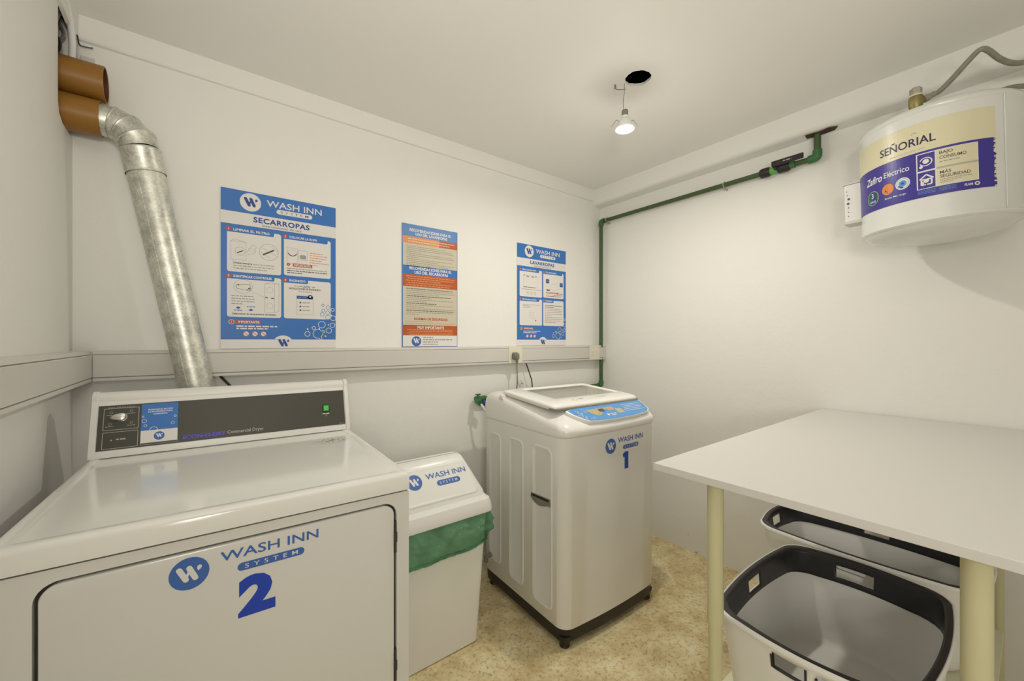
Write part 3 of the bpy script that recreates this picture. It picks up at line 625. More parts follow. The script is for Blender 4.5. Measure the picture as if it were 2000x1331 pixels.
pr.frame('silver', .027, .100, Z(.987), Z(1.045), .0013, 1); pr.frame('silver', .027, .100, Z(.938), Z(.981), .0013, 1)
pr.text('silver', 'DRY SELECTION', .063, Z(1.0475), .003, 2, width=.055, bold=.01)
for x, z in ((.042, 1.034), (.084, 1.036), (.040, 1.003), (.085, 1.003)): pr.ring('silver', x, Z(z), .0035, .0008, 1, 12); pr.greek('silver', x - .009, x + .009, Z(z) - .007, .0016, 1)
pr.disc('silver', .045, Z(.960), .002, 1); pr.greek('silver', .055, .075, Z(.961), .0035, 1)
pr.rect('pblue', .106, .1885, Z(.977), Z(1.0515), 1); pr.rect('white', .106, .1885, Z(.943), Z(.977), 1)
for k, s in enumerate(('PRESIONE EL BOTÓN', 'DE ENCENDIDO PARA', 'COMENZAR')): pr.text('white', s, .148, Z(1.035 - .0065 * k), .004, 2, width=(.056, .056, .032)[k], bold=.03)
pr.bubbles('white', [(.1125, Z(1.004), .0055), (.1155, Z(.991), .0038), (.182, Z(1.012), .0032), (.177, Z(.993), .0042), (.1095, Z(1.016), .0028)], 2, .001); pr.ring('white', .134, Z(.977), .0095, .0014, 2, 16, 0, 180); pr.ring('lblue', .157, Z(.977), .006, .001, 2, 16, 0, 180)
pr.disc('logo', .147, Z(.960), .0122, 2); pr.wmark('white', .147, Z(.961), .016, 3)
pr.frame('silver', .106, .1895, Z(.9385), Z(.943), .0009, 1)
pr.text('violet', 'ECON-O-DRY', .2545, Z(.9475), .0105, 1, width=.107, bold=.045); pr.text('silver', 'Commercial Dryer', .360, Z(.9475), .0105, 1, width=.098, bold=.01)
pr.greek('white', .590, .612, Z(.9765), .003, 1, 1); pr.ring('silver', .602, Z(.970), .003, .0008, 1, 8); pr.greek('silver', .645, .660, Z(.938), .002, 1)
pr.build(panel, {'silver': 'silver_lettering', 'pblue': 'blue_sticker', 'white': 'white_lettering', 'lblue': 'bubble_print', 'logo': 'logo_disc', 'violet': 'violet_lettering'})
bm = bmesh.new(); kc = q3(.064, Z(1.020), .0012)
lathe(bm, [(.0125, 0), (.0125, .003), (.012, .004)], kc, 28, nN); 
kp = []
for k in range(24):
    a = 2 * pi * k / 24; rr_ = .0112 if cos(a - pi) < .2 else .0112 + .012 * max(0, cos(a - pi)) ** 6
    kp.append((rr_ * cos(a), rr_ * sin(a)))
loft(bm, [[kc + Vector((1, 0, 0)) * x * s + uN * y * s + nN * hh for x, y in kp] for s, hh in ((1, .004), (1, .010), (.86, .013), (.4, .0145))])
obj('selector_knob', bm, CHRM, panel, smooth=35)
bc = (.602, Z(.9945))
def fb(x0, x1, a0, a1, h0, h1):
    bm = bmesh.new(); vs = [bm.verts.new(q3(x, v, o_)) for o_ in (h0, h1) for x, v in ((x0, a0), (x1, a0), (x1, a1), (x0, a1))]
    for f in ((0, 3, 2, 1), (4, 5, 6, 7), (0, 1, 5, 4), (1, 2, 6, 5), (2, 3, 7, 6), (3, 0, 4, 7)): bm.faces.new([vs[i] for i in f])
    return bm
obj('button_frame', fb(bc[0] - .0115, bc[0] + .0115, bc[1] - .0125, bc[1] + .0125, .001, .003), VALB, panel, bevel=(.0006, 1))
obj('start_button', fb(bc[0] - .0085, bc[0] + .0085, bc[1] - .0095, bc[1] + .0095, .003, .0065), GRNB, panel, bevel=(.001, 2))
for x in (.04, .64):
    for y in (.05, .66): bm = bmesh.new(); lathe(bm, [(.02, 0), (.02, .012), (.012, .014), (.012, .022)], (x, y, 0), 16); obj('foot', bm, VALB, t)

# ================================================================ WASHING MACHINE
t = thing('washing_machine', 'white top-loading washing machine numbered 1 on a black base', 'washing machine', (1.135, 1.14, 0), (0, 0, R(-2.0)))
WW, WD = .600, .595
def foot_loop(e=0, z=0, bow=.016, rf=.045, rb=.03, ex=0):
    pts = []
    x0, x1, y0, y1 = -e, WW + e, -e, WD + e
    for k in range(9):      # front-left corner
        a = R(180 + 90 * k / 8); pts.append((x0 + rf + rf * cos(a), y0 + rf + rf * sin(a)))
    for k in range(1, 12): pts.append((x0 + rf + (x1 - x0 - 2 * rf) * k / 12, y0))
    for k in range(9):
        a = R(270 + 90 * k / 8); pts.append((x1 - rf + rf * cos(a), y0 + rf + rf * sin(a)))
    for k in range(1, 12): pts.append((x1, y0 + rf + (y1 - y0 - rf - rb) * k / 12))
    for k in range(5):
        a = R(90 * k / 4); pts.append((x1 - rb + rb * cos(a), y1 - rb + rb * sin(a)))
    for k in range(5):
        a = R(90 + 90 * k / 4); pts.append((x0 + rb + rb * cos(a), y1 - rb + rb * sin(a)))
    for k in range(1, 12): pts.append((x0, y1 - rb - (y1 - y0 - rf - rb) * k / 12))
    out = []
    for x, y in pts:
        u = (x - WW / 2) / (WW / 2); f = max(0, 1 - y / .12); out.append((x, y - bow * (1 - u * u) * f - ex * f, z))
    return out
bm = bmesh.new(); loft(bm, [foot_loop(-.004, .077), foot_loop(0, .083), foot_loop(0, .845), foot_loop(-.003, .849)], True, True); obj('cabinet', bm, WASH, t, smooth=35)
bm = bmesh.new(); loft(bm, [foot_loop(-.012, .026), foot_loop(-.006, .030), foot_loop(-.003, .0785)], True, True); obj('base_skirt', bm, WBLK, t, smooth=35)
for x in (.035, WW - .035):
    for y in (.03, WD - .04):
        bm = bmesh.new(); lathe(bm, [(.020, 0), (.022, .004), (.019, .010), (.024, .026), (.030, .05)], (x, y, 0), 20); obj('foot', bm, WBLK, t, smooth=True)
# stamped panels on the left flank and handle scoop
for y0, y1, za, zb in ((.068, .195, .125, .792), (.262, .372, .135, .788), (.440, .545, .150, .782)):
    bm = bmesh.new()
    def sl(e, x): return [(x, y, z) for y, z in rr(y0 + e, y1 - e, za + e, zb - e, max(.03 - e, .01), 6)]
    loft(bm, [sl(-.004, .0005), sl(0, -.0032), sl(.005, -.0032), sl(.009, -.0010)], False, True)
    o = obj('stamped_panel', bm, WASH, t, smooth=50)
bm = bmesh.new(); hy = [(.070, .578), (.195, .585)]
hp = [(.078, .585), (.1995, .580), (.203, .562)] + [(.203 - .128 * k / 8, .562 - .022 * sin(pi * (k / 8) ** .8)) for k in range(1, 8)] + [(.074, .556), (.0745, .580)]
loft(bm, [[(.001, y, z) for y, z in hp], [(-.0048, y, z) for y, z in hp]]); hd = obj('handle', bm, WGRY, t)
bm = bmesh.new(); loft(bm, [[(-.0049, y, z) for y, z in ((.082, .582), (.197, .577), (.195, .569), (.084, .572))], [(-.0056, y, z) for y, z in ((.082, .582), (.197, .577), (.195, .569), (.084, .572))]]); obj('handle_slot', bm, WBLK, hd)
bm = bmesh.new(); tube(bm, [(-.004, .525, .17), (-.03, .525, .165), (-.034, .525, .14)], .011, 12); obj('drain_outlet', bm, PLUG, t, smooth=True)
# top cover: front fascia rises and slopes back under the lid
def tc_loop(e, z, cutz):
    L_ = foot_loop(e, 0); return L_
rows = []
N_ = len(foot_loop())
def toprow(e, zf, zb_, ex=0, shift=0):
    out = []
    for x, y, _ in foot_loop(e, 0, ex=ex):
        f = min(1, max(0, (y + .02) / .5)); out.append((x, y + shift * (1 - f), zf + (zb_ - zf) * f))
    return out
bm = bmesh.new()
loft(bm, [toprow(.002, .8495, .8495), toprow(.004, .856, .856, .002), toprow(.004, .871, .915, .004), toprow(.001, .882, .942, .003), toprow(-.006, .8905, .960, .0), toprow(-.016, .8965, .970, -.002), toprow(-.032, .9045, .977, -.006), toprow(-.055, .917, .980, -.012), toprow(-.085, .933, .981, -.02), toprow(-.11, .943, .9815, -.02)], True, True)
obj('top_cover', bm, WTOP, t, smooth=45)
# sloped blue control panel (own surface above the fascia slope)
pA = Vector((.0, -.012, .9035)); pB = Vector((0, .082, .9500)); uS = (pB - pA).normalized(); nS = Vector((0, -uS.z, uS.y))
bm = bmesh.new(); hw = []
L0 = [(.118, .018), (.140, .000), (.22, -.008), (.30, -.0105), (.42, -.008), (.53, .004), (.560, .022), (.570, .055), (.565, .100), (.10, .092), (.072, .085), (.085, .055)]
for off, s in ((-.012, 1.0), (.0016, 1.0), (.0028, .99)): hw.append([pA + Vector((.31 + (x - .31) * s, 0, 0)) + uS * (.05 + (v - .05) * s) + nS * off for x, v in L0])
loft(bm, hw); cp = obj('control_panel', bm, WTOP, t, smooth=40)
pr = Print(plane_fn(pA + nS * .0028, (1, 0, 0), uS, nS, .0003, .0003))
sh = lambda L, k: [(.31 + (x - .31) * k, .05 + (v - .05) * k) for x, v in L]
pr.poly('panelblue', sh(L0, .965), 1)
pr.poly('tan', [(.175, .072), (.300, .074), (.308, .062), (.262, .060), (.255, .042), (.228, .026), (.212, .028), (.190, .048)], 2); pr.rrect('tan', .300, .345, .050, .074, .006, 2); pr.rrect('tan', .345, .388, .022, .056, .008, 2)
pr.rrect('dark', .245, .280, .048, .068, .001, 3); pr.ring('white', .366, .039, .010, .0014, 3, 16); pr.rrect('paleorange', .308, .336, .056, .068, .004, 3); pr.disc('red', .226, .038, .0035, 3); pr.disc('paleorange', .205, .057, .006, 3); pr.disc('paleorange', .232, .066, .004, 3)
pr.disc('white', .275, .024, .007, 2); pr.text('white', 'WASH INN', .307, .027, .007, 2, width=.044, bold=.02); pr.rect('white', .292, .322, .015, .0195, 2)
for k in range(5): pr.greek('white', .410 if k < 3 else .400, .540, .075 - .011 * k, .0030, 2, (1, .95, 1, .9, .95)[k], k)
pr.bubbles('white', [(.120 + .05 * rnd.random() + .02 * (k % 2) - .02 * k / 16, .014 + .060 * (k / 16), .003 + .004 * rnd.random()) for k in range(18)], 2, .0012)
pr.build(cp, {'panelblue': 'blue_overlay', 'tan': 'button_field', 'dark': 'display', 'white': 'white_lettering', 'paleorange': 'button', 'red': 'indicator'})
# lid: frame with a tinted window
def lidpt(x, y, dz=0):
    f = (y - .070) / .400; return (x, y, .9535 + .033 * f ** .8 if f > 0 else .9535) if dz == 0 else (x, y, (.9535 + .033 * (max(f, 0)) ** .8) + dz)
Lx0, Lx1, Ly0, Ly1 = .020, .585, .082, .470
def lid_loop(e, dz, r_=.03):
    out = []
    for x, y in rr(Lx0 + e, Lx1 - e, Ly0 + e, Ly1 - e, r_, 6):
        u = (x - .30) / .28; yy = y - .013 * (1 - u * u) * max(0, 1 - (y - Ly0) / .1); out.append(lidpt(x, yy, dz))
    return out
wx0, wx1, wy0, wy1 = .130, .555, .195, .435
def win_loop(e, dz): return [lidpt(x, y, dz) for x, y in rr(wx0 - e, wx1 + e, wy0 - e, wy1 + e, .012, 6)]
bm = bmesh.new()
loft(bm, [lid_loop(.006, -.012), lid_loop(0, -.002), lid_loop(.001, .005), lid_loop(.006, .0095), lid_loop(.016, .0125), win_loop(.012, .0125), win_loop(0, .009), win_loop(-.004, .004)], True, False)
lid = obj('lid', bm, WTOP, t, smooth=50)
bm = bmesh.new(); loft(bm, [win_loop(-.003, .0045), win_loop(-.003, .0062)]); obj('lid_window', bm, GLAS, lid)
bm = bmesh.new(); lp = [p_ for p_ in lid_loop(.001, -.007) if p_[1] < .12 and p_[0] < .60]; lp.sort(key=lambda p_: p_[0]); tube(bm, [(x, y - .0055, z + .001) for x, y, z in lp], .0050, 8); obj('lid_lip', bm, WGRY, lid, smooth=True)
pr = Print(lambda x, y, l: Vector(lidpt(x, y, .0128 + .0003 * l)))
pr.ring('red', .190, .130, .016, .002, 1, 20, sy=.7); pr.rect('silver', .225, .25, .132, .145, 1); pr.text('grey', 'active', .375, .135, .010, 1, width=.05, bold=.02); pr.build(lid, {'red': 'warning_print', 'silver': 'warning_print', 'grey': 'grey_lettering'})
bm = bmesh.new(); lathe(bm, [(.012, 0), (.014, .004), (.014, .026), (.012, .03)], (.011, .425, .965), 16, (0, 1, 0)); obj('lid_hinge', bm, WTOP, t, smooth=True)
def frontfn(x, z, l):
    u = (x - WW / 2) / (WW / 2); return Vector((x, -.016 * (1 - u * u) - .0006 - .0003 * l, z))
cab = [c for c in t.children if c.name.startswith('cabinet')][0]
pr = Print(frontfn)
pr.disc('logo', .262, .785, .0325, 1, 40); pr.wmark('white', .261, .785, .046, 2); pr.text('logo', 'WASH INN', .399, .803, .023, 1, width=.182, bold=.012)
pr.rrect('logo', .343, .455, .7595, .7775, .0088, 1); pr.text('white', 'SYSTEM', .399, .7685, .0095, 2, width=.09, space=1.8, bold=.004); pr.poly('deep', [(.3535, .671), (.3795, .671), (.3795, .7465), (.3560, .7465), (.3400, .7365), (.3455, .7215), (.3535, .7255)], 1)
pr.build(cab, {'logo': 'logo_print', 'white': 'white_lettering', 'deep': 'number_print'})
# taps and hose behind the washer
t = thing('water_tap', 'green wall tap with blue-white inlet hose at the back of the washer', 'tap', (1.205, YB - .05, .895))
bm = bmesh.new(); tube(bm, [(.06, .02, .02), (0, .02, .02), (-.002, .0, .012), (-.002, -.028, .005)], .017, 14); obj('tap_body', bm, PPRF, t, smooth=True)
bm = bmesh.new(); tube(bm, [(0, .0, .02), (0, .0, .046)], .008, 10); box(bm, -.014, .014, -.006, .006, .046, .052); obj('tap_handle', bm, PPRF, t)
bm = bmesh.new(); tube(bm, [(.012, -.024, .008), (.040, -.03, -.004)], .013, 12); obj('hose_nut', bm, P['navy'], t, smooth=True)
bm = bmesh.new(); tube(bm, spline([(0, -.03, -.0), (.012, -.045, -.03), (.026, -.058, -.06), (.05, -.06, -.09)], 5), .006, 10); obj('inlet_hose', bm, LAMPW, t, smooth=True)

# ================================================================ GREEN WATER PIPE
t = thing('water_pipe', 'green water pipe running down the corner and along the right wall with a valve', 'pipe')
px, py = 2.245, 1.878
def part(nm, pts, r_, m, n=14, **k):
    bm = bmesh.new(); tube(bm, pts, r_, n); return obj(nm, bm, m, t, smooth=True)
ZP = 2.083; XP = 2.246
part('pipe_run', [(px, py, .935), (px, py, ZP)], .0125, PPR); part('pipe_run', [(px, py, .925), (1.26, py + .005, .915)], .0125, PPR)
part('pipe_run', [(XP, py, ZP), (XP, .83, ZP)], .0125, PPR); part('pipe_run', [(XP, .74, ZP), (XP, .615, ZP)], .0125, PPR); part('pipe_run', [(XP, .612, ZP), (XP, .612, 2.20)], .0140, PPR)
def elbow(c, d1, d2, r_=.0175, L=.030):
    c = Vector(c); d1 = Vector(d1); d2 = Vector(d2); pts = [c + d1 * L, c + d1 * .012] + [c + d1 * .012 * (1 - k / 4) ** 2 + d2 * .012 * (k / 4) ** 2 for k in range(1, 4)] + [c + d2 * .012, c + d2 * L]
    part('elbow_fitting', pts, r_, PPRF, 16)
elbow((px, py, ZP), (0, -1, 0), (0, 0, -1)); elbow((px, py, .925), (-1, 0, 0), (0, 0, 1)); elbow((XP, .612, ZP), (0, 1, 0), (0, 0, 1), .0185, .034)
part('coupling', [(px, py, 1.235), (px, py, 1.245)], .0135, PPRF)
def hexn(nm, y0, y1, r_, m): part(nm, [(XP, y0, ZP), (XP, y0 + (y1 - y0) * .15, ZP), (XP, y0 + (y1 - y0) * .85, ZP), (XP, y1, ZP)], [r_ * .86, r_, r_, r_ * .86], m, 12)
hexn('union_nut', .806, .850, .0235, VALB); part('valve_body', [(XP, .765, ZP), (XP, .812, ZP)], .0165, PPRL); hexn('union_nut', .722, .772, .0235, VALB); part('valve_socket', [(XP, .700, ZP), (XP, .724, ZP)], .0165, PPRF)
bm = bmesh.new(); tube(bm, [(XP - .012, .775, ZP), (XP - .034, .775, ZP + .008)], .010, 12); obj('valve_stem', bm, VALB, t)
bm = bmesh.new(); box(bm, XP - .042, XP - .032, .655, .788, ZP + .004, ZP + .030); o = obj('valve_lever', bm, VALB, t, bevel=(.004, 3))
pr = Print(plane_fn((XP - .042, .72, ZP + .017), (0, -1, 0), (0, 0, 1), (-1, 0, 0))); pr.greek('silver', -.018, .018, 0, .005, 1); pr.build(o, {'silver': 'silver_lettering'})
for y in (1.83, 1.03):
    bm = bmesh.new(); pts = [(XR - .001, y, ZP - .02), (XP, y, ZP - .0145), (XP - .0145, y, ZP), (XP, y, ZP + .0145), (XR - .001, y, ZP + .02)]
    tube(bm, pts, .0045, 8); obj('pipe_clip', bm, STEEL, t, smooth=True)
# broken plaster round the pipe where it enters the soffit
bm = bmesh.new(); pts = [(XP + a, .612 + b) for a, b in ((-.028, .040), (-.02, -.01), (-.028, -.048), (-.010, -.078), (.018, -.06), (.024, 0), (.014, .044))]
loft(bm, [[(x, y, 2.1892) for x, y in pts], [(x, y, 2.1912) for x, y in pts]])
tag(obj('plaster_gap', bm, mat('rough_brown_hole', (.07, .045, .025), .9)), 'ragged brown hole in the soffit where the green pipe goes up', 'hole')

# ================================================================ WATER HEATER
t = thing('water_heater', 'white round electric water heater hung high on the right wall', 'water heater', (2.05, .21, 1.63), (R(-1.0), R(-2.2), 0))
RH, HH = .202, .375
bm = bmesh.new(); lathe(bm, [(RH - .006, 0), (RH, .006), (RH, .012), (RH - .002, .015), (RH - .002, HH - .02), (RH, HH - .017), (RH + .001, HH - .010), (RH - .004, HH - .001), (RH - .014, HH + .005), (RH - .05, HH + .014), (.05, HH + .022)], n=96); body = obj('tank_shell', bm, HEAT, t, smooth=30)
bm = bmesh.new(); lathe(bm, [(.06, -.040), (.12, -.036), (.160, -.026), (RH - .012, -.006), (RH - .007, .003)], n=72); obj('bottom_cover', bm, HEAT, t, smooth=30)
bm = bmesh.new(); a = R(232); tube(bm, [(RH * cos(a), RH * sin(a), .014), (RH * cos(a), RH * sin(a), HH - .02)], .0022, 6); obj('body_seam', bm, HEAT, body)
lab_r = RH - .002
def cylfn(x, z, l):   # x: arc position, metres from the patch centre, increasing to the viewer's right
    a = R(171) + x / lab_r; r_ = lab_r + .0006 + .0003 * l; return Vector((r_ * cos(a), r_ * sin(a), z))
xl, xr = -.226, .180
pr = Print(cylfn); zB, zM, zT = .080, .228, .322
pr.rect('ivory', xl, xr + .008, zB, zT, 0, 44); pr.rect('purple', xl, xr, zB, zM, 1, 44)
r2 = random.Random(5)
for k in range(30):
    z = zB + (zM - zB) * (k + .5) / 30; pr.poly('purple', [(xr - .001, z - .0025), (xr + .009 * r2.random() * (1 if k % 3 else .3), z - .0025), (xr + .009 * r2.random() * (1 if k % 3 else .3), z + .0025), (xr - .001, z + .0025)], 1)
pr.text('ink', 'SEÑORIAL', -.019, .264, .026, 2, width=.145, bold=.01); pr.greek('cream', -.060, .030, .238, .004, 2); pr.ring('tan', .004, .288, .008, .002, 2, 10, 20, 160)
pr.text('white', 'Zafiro', -.122, .186, .025, 2, width=.070, bold=.02, shear=.3); pr.text('white', 'Eléctrico', -.045, .188, .019, 2, width=.072, bold=.01)
pr.disc('green', -.126, .125, .0245, 2, 30); pr.ring('silver', -.126, .125, .0255, .002, 3, 30); pr.text('white', '3', -.126, .133, .017, 4, bold=.02); pr.text('white', 'AÑOS', -.126, .112, .0075, 4, width=.026, bold=.02)
pr.disc('amber', -.070, .138, .0185, 2, 28); pr.ring('paleorange', -.070, .138, .012, .0022, 3, 20); pr.disc('white', -.027, .142, .0195, 2, 28); pr.ring('panelblue', -.027, .142, .0165, .0012, 3); pr.disc('panelblue', -.027, .142, .0105, 3, 20); pr.disc('navy', -.027, .142, .004, 4, 10)
pr.text('white', 'Ánodo Más Largo', -.050, .107, .006, 2, width=.062, bold=.01)
pr.rect('white', .008, .144, .106, .221, 2, 14); pr.rect('purple', .011, .050, .108, .160, 3, 4); pr.rect('purple', .011, .050, .165, .218, 3, 4); pr.rect('ivory', .053, .142, .108, .160, 3, 9); pr.rect('ivory', .053, .142, .166, .219, 3, 9); pr.rect('silver', .053, .143, .1605, .1655, 4, 9)
pr.ring('white', .030, .192, .0150, .003, 4, 22, 200, 520, sy=.95); pr.disc('white', .030, .193, .0075, 4, 14); pr.disc('white', .019, .177, .0045, 4, 10)
pr.line('white', [(.015, .137), (.030, .151), (.046, .137)], .004, 4); pr.frame('white', .019, .042, .119, .136, .004, 4); pr.disc('white', .030, .131, .0065, 4, 12); pr.disc('white', .021, .125, .0045, 5, 8)
pr.text('dark', 'BAJO', .060, .208, .0098, 4, width=.029, align='LEFT', bold=.01); pr.text('dark', 'CONSUMO', .060, .194, .0098, 4, width=.058, align='LEFT', bold=.01); pr.greek('grey', .060, .105, .181, .003, 4)
pr.text('dark', 'MÁS', .060, .147, .0098, 4, width=.024, align='LEFT', bold=.01); pr.text('dark', 'SEGURIDAD', .060, .135, .0098, 4, width=.066, align='LEFT', bold=.01)
for k in range(3): pr.greek('grey', .060, .130, .125 - .005 * k, .0022, 4, (1, .7, .4)[k])
for k in range(3): pr.greek('lblue', .010, .050, .101 - .0045 * k, .002, 2, 1, k); pr.greek('lblue', .058, .098, .101 - .0045 * k, .002, 2, .9, k)
pr.text('white', 'IRAM', .121, .0955, .0085, 2, width=.018, bold=.01); pr.disc('white', .140, .0955, .0062, 2, 12); pr.disc('purple', .140, .0955, .003, 3, 10)
lab = pr.build(body, {'ivory': 'label_background', 'purple': 'label_band', 'ink': 'dark_lettering', 'cream': 'faint_lettering', 'tan': 'crown_mark', 'white': 'white_lettering', 'green': 'guarantee_badge', 'silver': 'silver_mark', 'amber': 'amber_badge', 'paleorange': 'amber_mark', 'panelblue': 'blue_badge', 'navy': 'badge_centre', 'dark': 'dark_lettering', 'grey': 'small_lettering', 'lblue': 'small_lettering'})
bm = bx(-.050, .045, .188, .244, .075, .222); tb = obj('thermostat_box', bm, CONS, t, bevel=(.006, 3))
pr = Print(plane_fn((-.0505, .232, .15), (0, -1, 0), (0, 0, 1), (-1, 0, 0)))
for k, (x, z, s) in enumerate(((-.004, .045, .0025), (-.002, .03, .0025), (.002, .015, .006), (.000, -.002, .006), (.001, -.018, .003), (.0, -.035, .0025), (.0, -.05, .0025))): pr.disc('dark', x, z, s * .7, 1, 10)
pr.build(tb, {'dark': 'dark_markings'})
bm = bmesh.new(); box(bm, -.052, .03, .19, .248, .070, .0755); box(bm, -.052, .03, .19, .248, .2215, .2265); obj('box_rim', bm, TRK, tb)
bm = bx(.175, .229, -.10, .10, .25, .30); box(bm, .19, .229, -.10, .10, .06, .10); obj('wall_bracket', bm, CONS, t)
t = thing('safety_valve', 'brass safety valve on top of the water heater', 'valve', (1.955, .252, 2.008))
bm = bmesh.new(); lathe(bm, [(.015, -.004), (.015, .03), (.0175, .035), (.0195, .055), (.019, .070), (.017, .073)], n=24); obj('valve_body', bm, BRASS, t, smooth=30)
bm = bmesh.new(); lathe(bm, [(.0185, .073), (.0195, .075), (.0195, .078), (.0165, .079)], n=24); obj('gasket_ring', bm, P['ivory'], t)
bm = bmesh.new(); lathe(bm, [(.0165, .078), (.0165, .100), (.014, .103)], n=6); obj('hex_cap', bm, STEEL, t)
hd_ = (Vector((2.0, .195, 2.095)) - Vector((1.955, .252, 2.058))).normalized()
bm = bmesh.new(); c0 = Vector((0, 0, .050)); lathe(bm, [(.010, .010), (.010, .026)], c0, 14, hd_); obj('side_outlet', bm, BRASS, t)
t = thing('supply_hose', 'grey flexible water hose looping from the heater valve to the right wall', 'hose')
c0 = Vector((1.955, .252, 2.058))
bm = bmesh.new(); lathe(bm, [(.0105, .024), (.0125, .025), (.0125, .040), (.0105, .042)], c0, 6, hd_); obj('hose_nut', bm, STEEL, t)
bm = bmesh.new(); lathe(bm, [(.0095, .042), (.0095, .058), (.0085, .060)], c0, 16, hd_); obj('ferrule', bm, STEEL, t)
bm = bmesh.new(); tube(bm, spline([c0 + hd_ * .052, c0 + hd_ * .075, (1.998, .172, 2.118), (1.990, .132, 2.158), (1.985, .108, 2.176), (1.998, .092, 2.170), (2.03, .070, 2.145), (2.06, .045, 2.130), (2.09, .015, 2.130), (2.13, -.01, 2.14)], 8), .0080, 14); obj('hose', bm, HOSE, t, smooth=True)
bm = bmesh.new(); lathe(bm, [(.0105, 0), (.0105, .03), (.0125, .031), (.0125, .06), (.0105, .061), (.0105, .17)], (2.11, .0, 2.135), 14, (.95, -.3, .03)); obj('wall_fitting', bm, STEEL, t)
bm = bmesh.new(); tube(bm, spline([(2.03, .10, 2.020), (2.045, .085, 2.040), (2.08, .06, 2.062), (2.14, .02, 2.075), (2.279, -.06, 2.09)], 6), .0078, 12)
tag(obj('outlet_hose', bm, HOSE, smooth=True), 'dark lower hose leaving the top of the water heater beside the supply hose', 'hose')

# ================================================================ HANGING LAMP
t = thing('hanging_lamp', 'lit white downlight dangling by its wires from the ceiling hole', 'lamp', BULB)
bm = bmesh.new(); lathe(bm, [(.038, -.0265), (.040, -.024), (.040, -.020), (.031, -.016), (.027, .006), (.0155, .020), (.0155, .028)], n=40); obj('lamp_housing', bm, LAMPW, t, smooth=35)
bm = bmesh.new(); lathe(bm, [(.0, -.0275), (.034, -.0275), (.036, -.0262)], n=36); obj('diffuser', bm, EMIT, t)
bm = bmesh.new(); lathe(bm, [(.0125, .026), (.0135, .030), (.0135, .050), (.011, .054)], n=20); obj('lamp_socket', bm, WGRY, t, smooth=30)
for s in (-1, 1):
    bm = bmesh.new(); d = Vector((.79, -.61, 0)) * s; tube(bm, spline([d * .024 + Vector((0, 0, .008)), d * .036 + Vector((0, 0, .012)), d * .044 + Vector((0, 0, .002)), d * .056 + Vector((0, 0, -.014))], 4), .0014, 6); obj('spring_clip', bm, STEEL, t)
for s, q in ((-1, 0), (1, .004)):
    bm = bmesh.new(); tube(bm, spline([(s * .004, -s * .003, .052), (s * .006, -s * .004, .09), (s * .003, 0, .125), (-.002 + q, -.002, .140), (-.012 + q, -.006, .150), (-.010, -.010, .175)], 5), .0011, 6); obj('wire', bm, LAMPW if s > 0 else PLUG, t)
bm = bmesh.new(); tube(bm, spline([(-.002, -.002, .140), (-.018, .012, .138), (-.030, .020, .140), (-.034, .022, .158)], 4), .0012, 6); obj('cut_wire', bm, BLKC, t)
bm = bmesh.new(); tube(bm, [(-.034, .022, .142), (-.035, .023, .160)], .004, 8); obj('wire_connector', bm, WGRY, t)

# ================================================================ TABLE
t = thing('table', 'large white rectangular folding table against the right wall', 'table', (.92, -.075, 0))
obj('tabletop', bx(0, 1.350, 0, .6745, .908, .926), TBL, t, bevel=(.0012, 2))
for x, y in ((.06, .545), (.06, .132), (1.28, .545), (1.28, .155)):
    bm = bmesh.new(); lathe(bm, [(.020, 0), (.020, .006), (.0150, .010), (.0155, .56), (.0182, .57), (.0182, .895), (.030, .898), (.030, .908)], (x, y, 0), 28); obj('leg', bm, LEG, t, smooth=30)
t = thing('low_shelf', 'low cream board bench under the table carrying the laundry baskets', 'shelf', (1.01, .065, 0))
obj('shelf_board', bx(0, 1.12, 0, .485, .242, .262), SHELF, t, bevel=(.001, 1))
for x, y in ((.06, .04), (.06, .44), (1.06, .04), (1.06, .44)): obj('bench_leg', bx(x - .02, x + .02, y - .02, y + .02, 0, .242), SHELF, t)

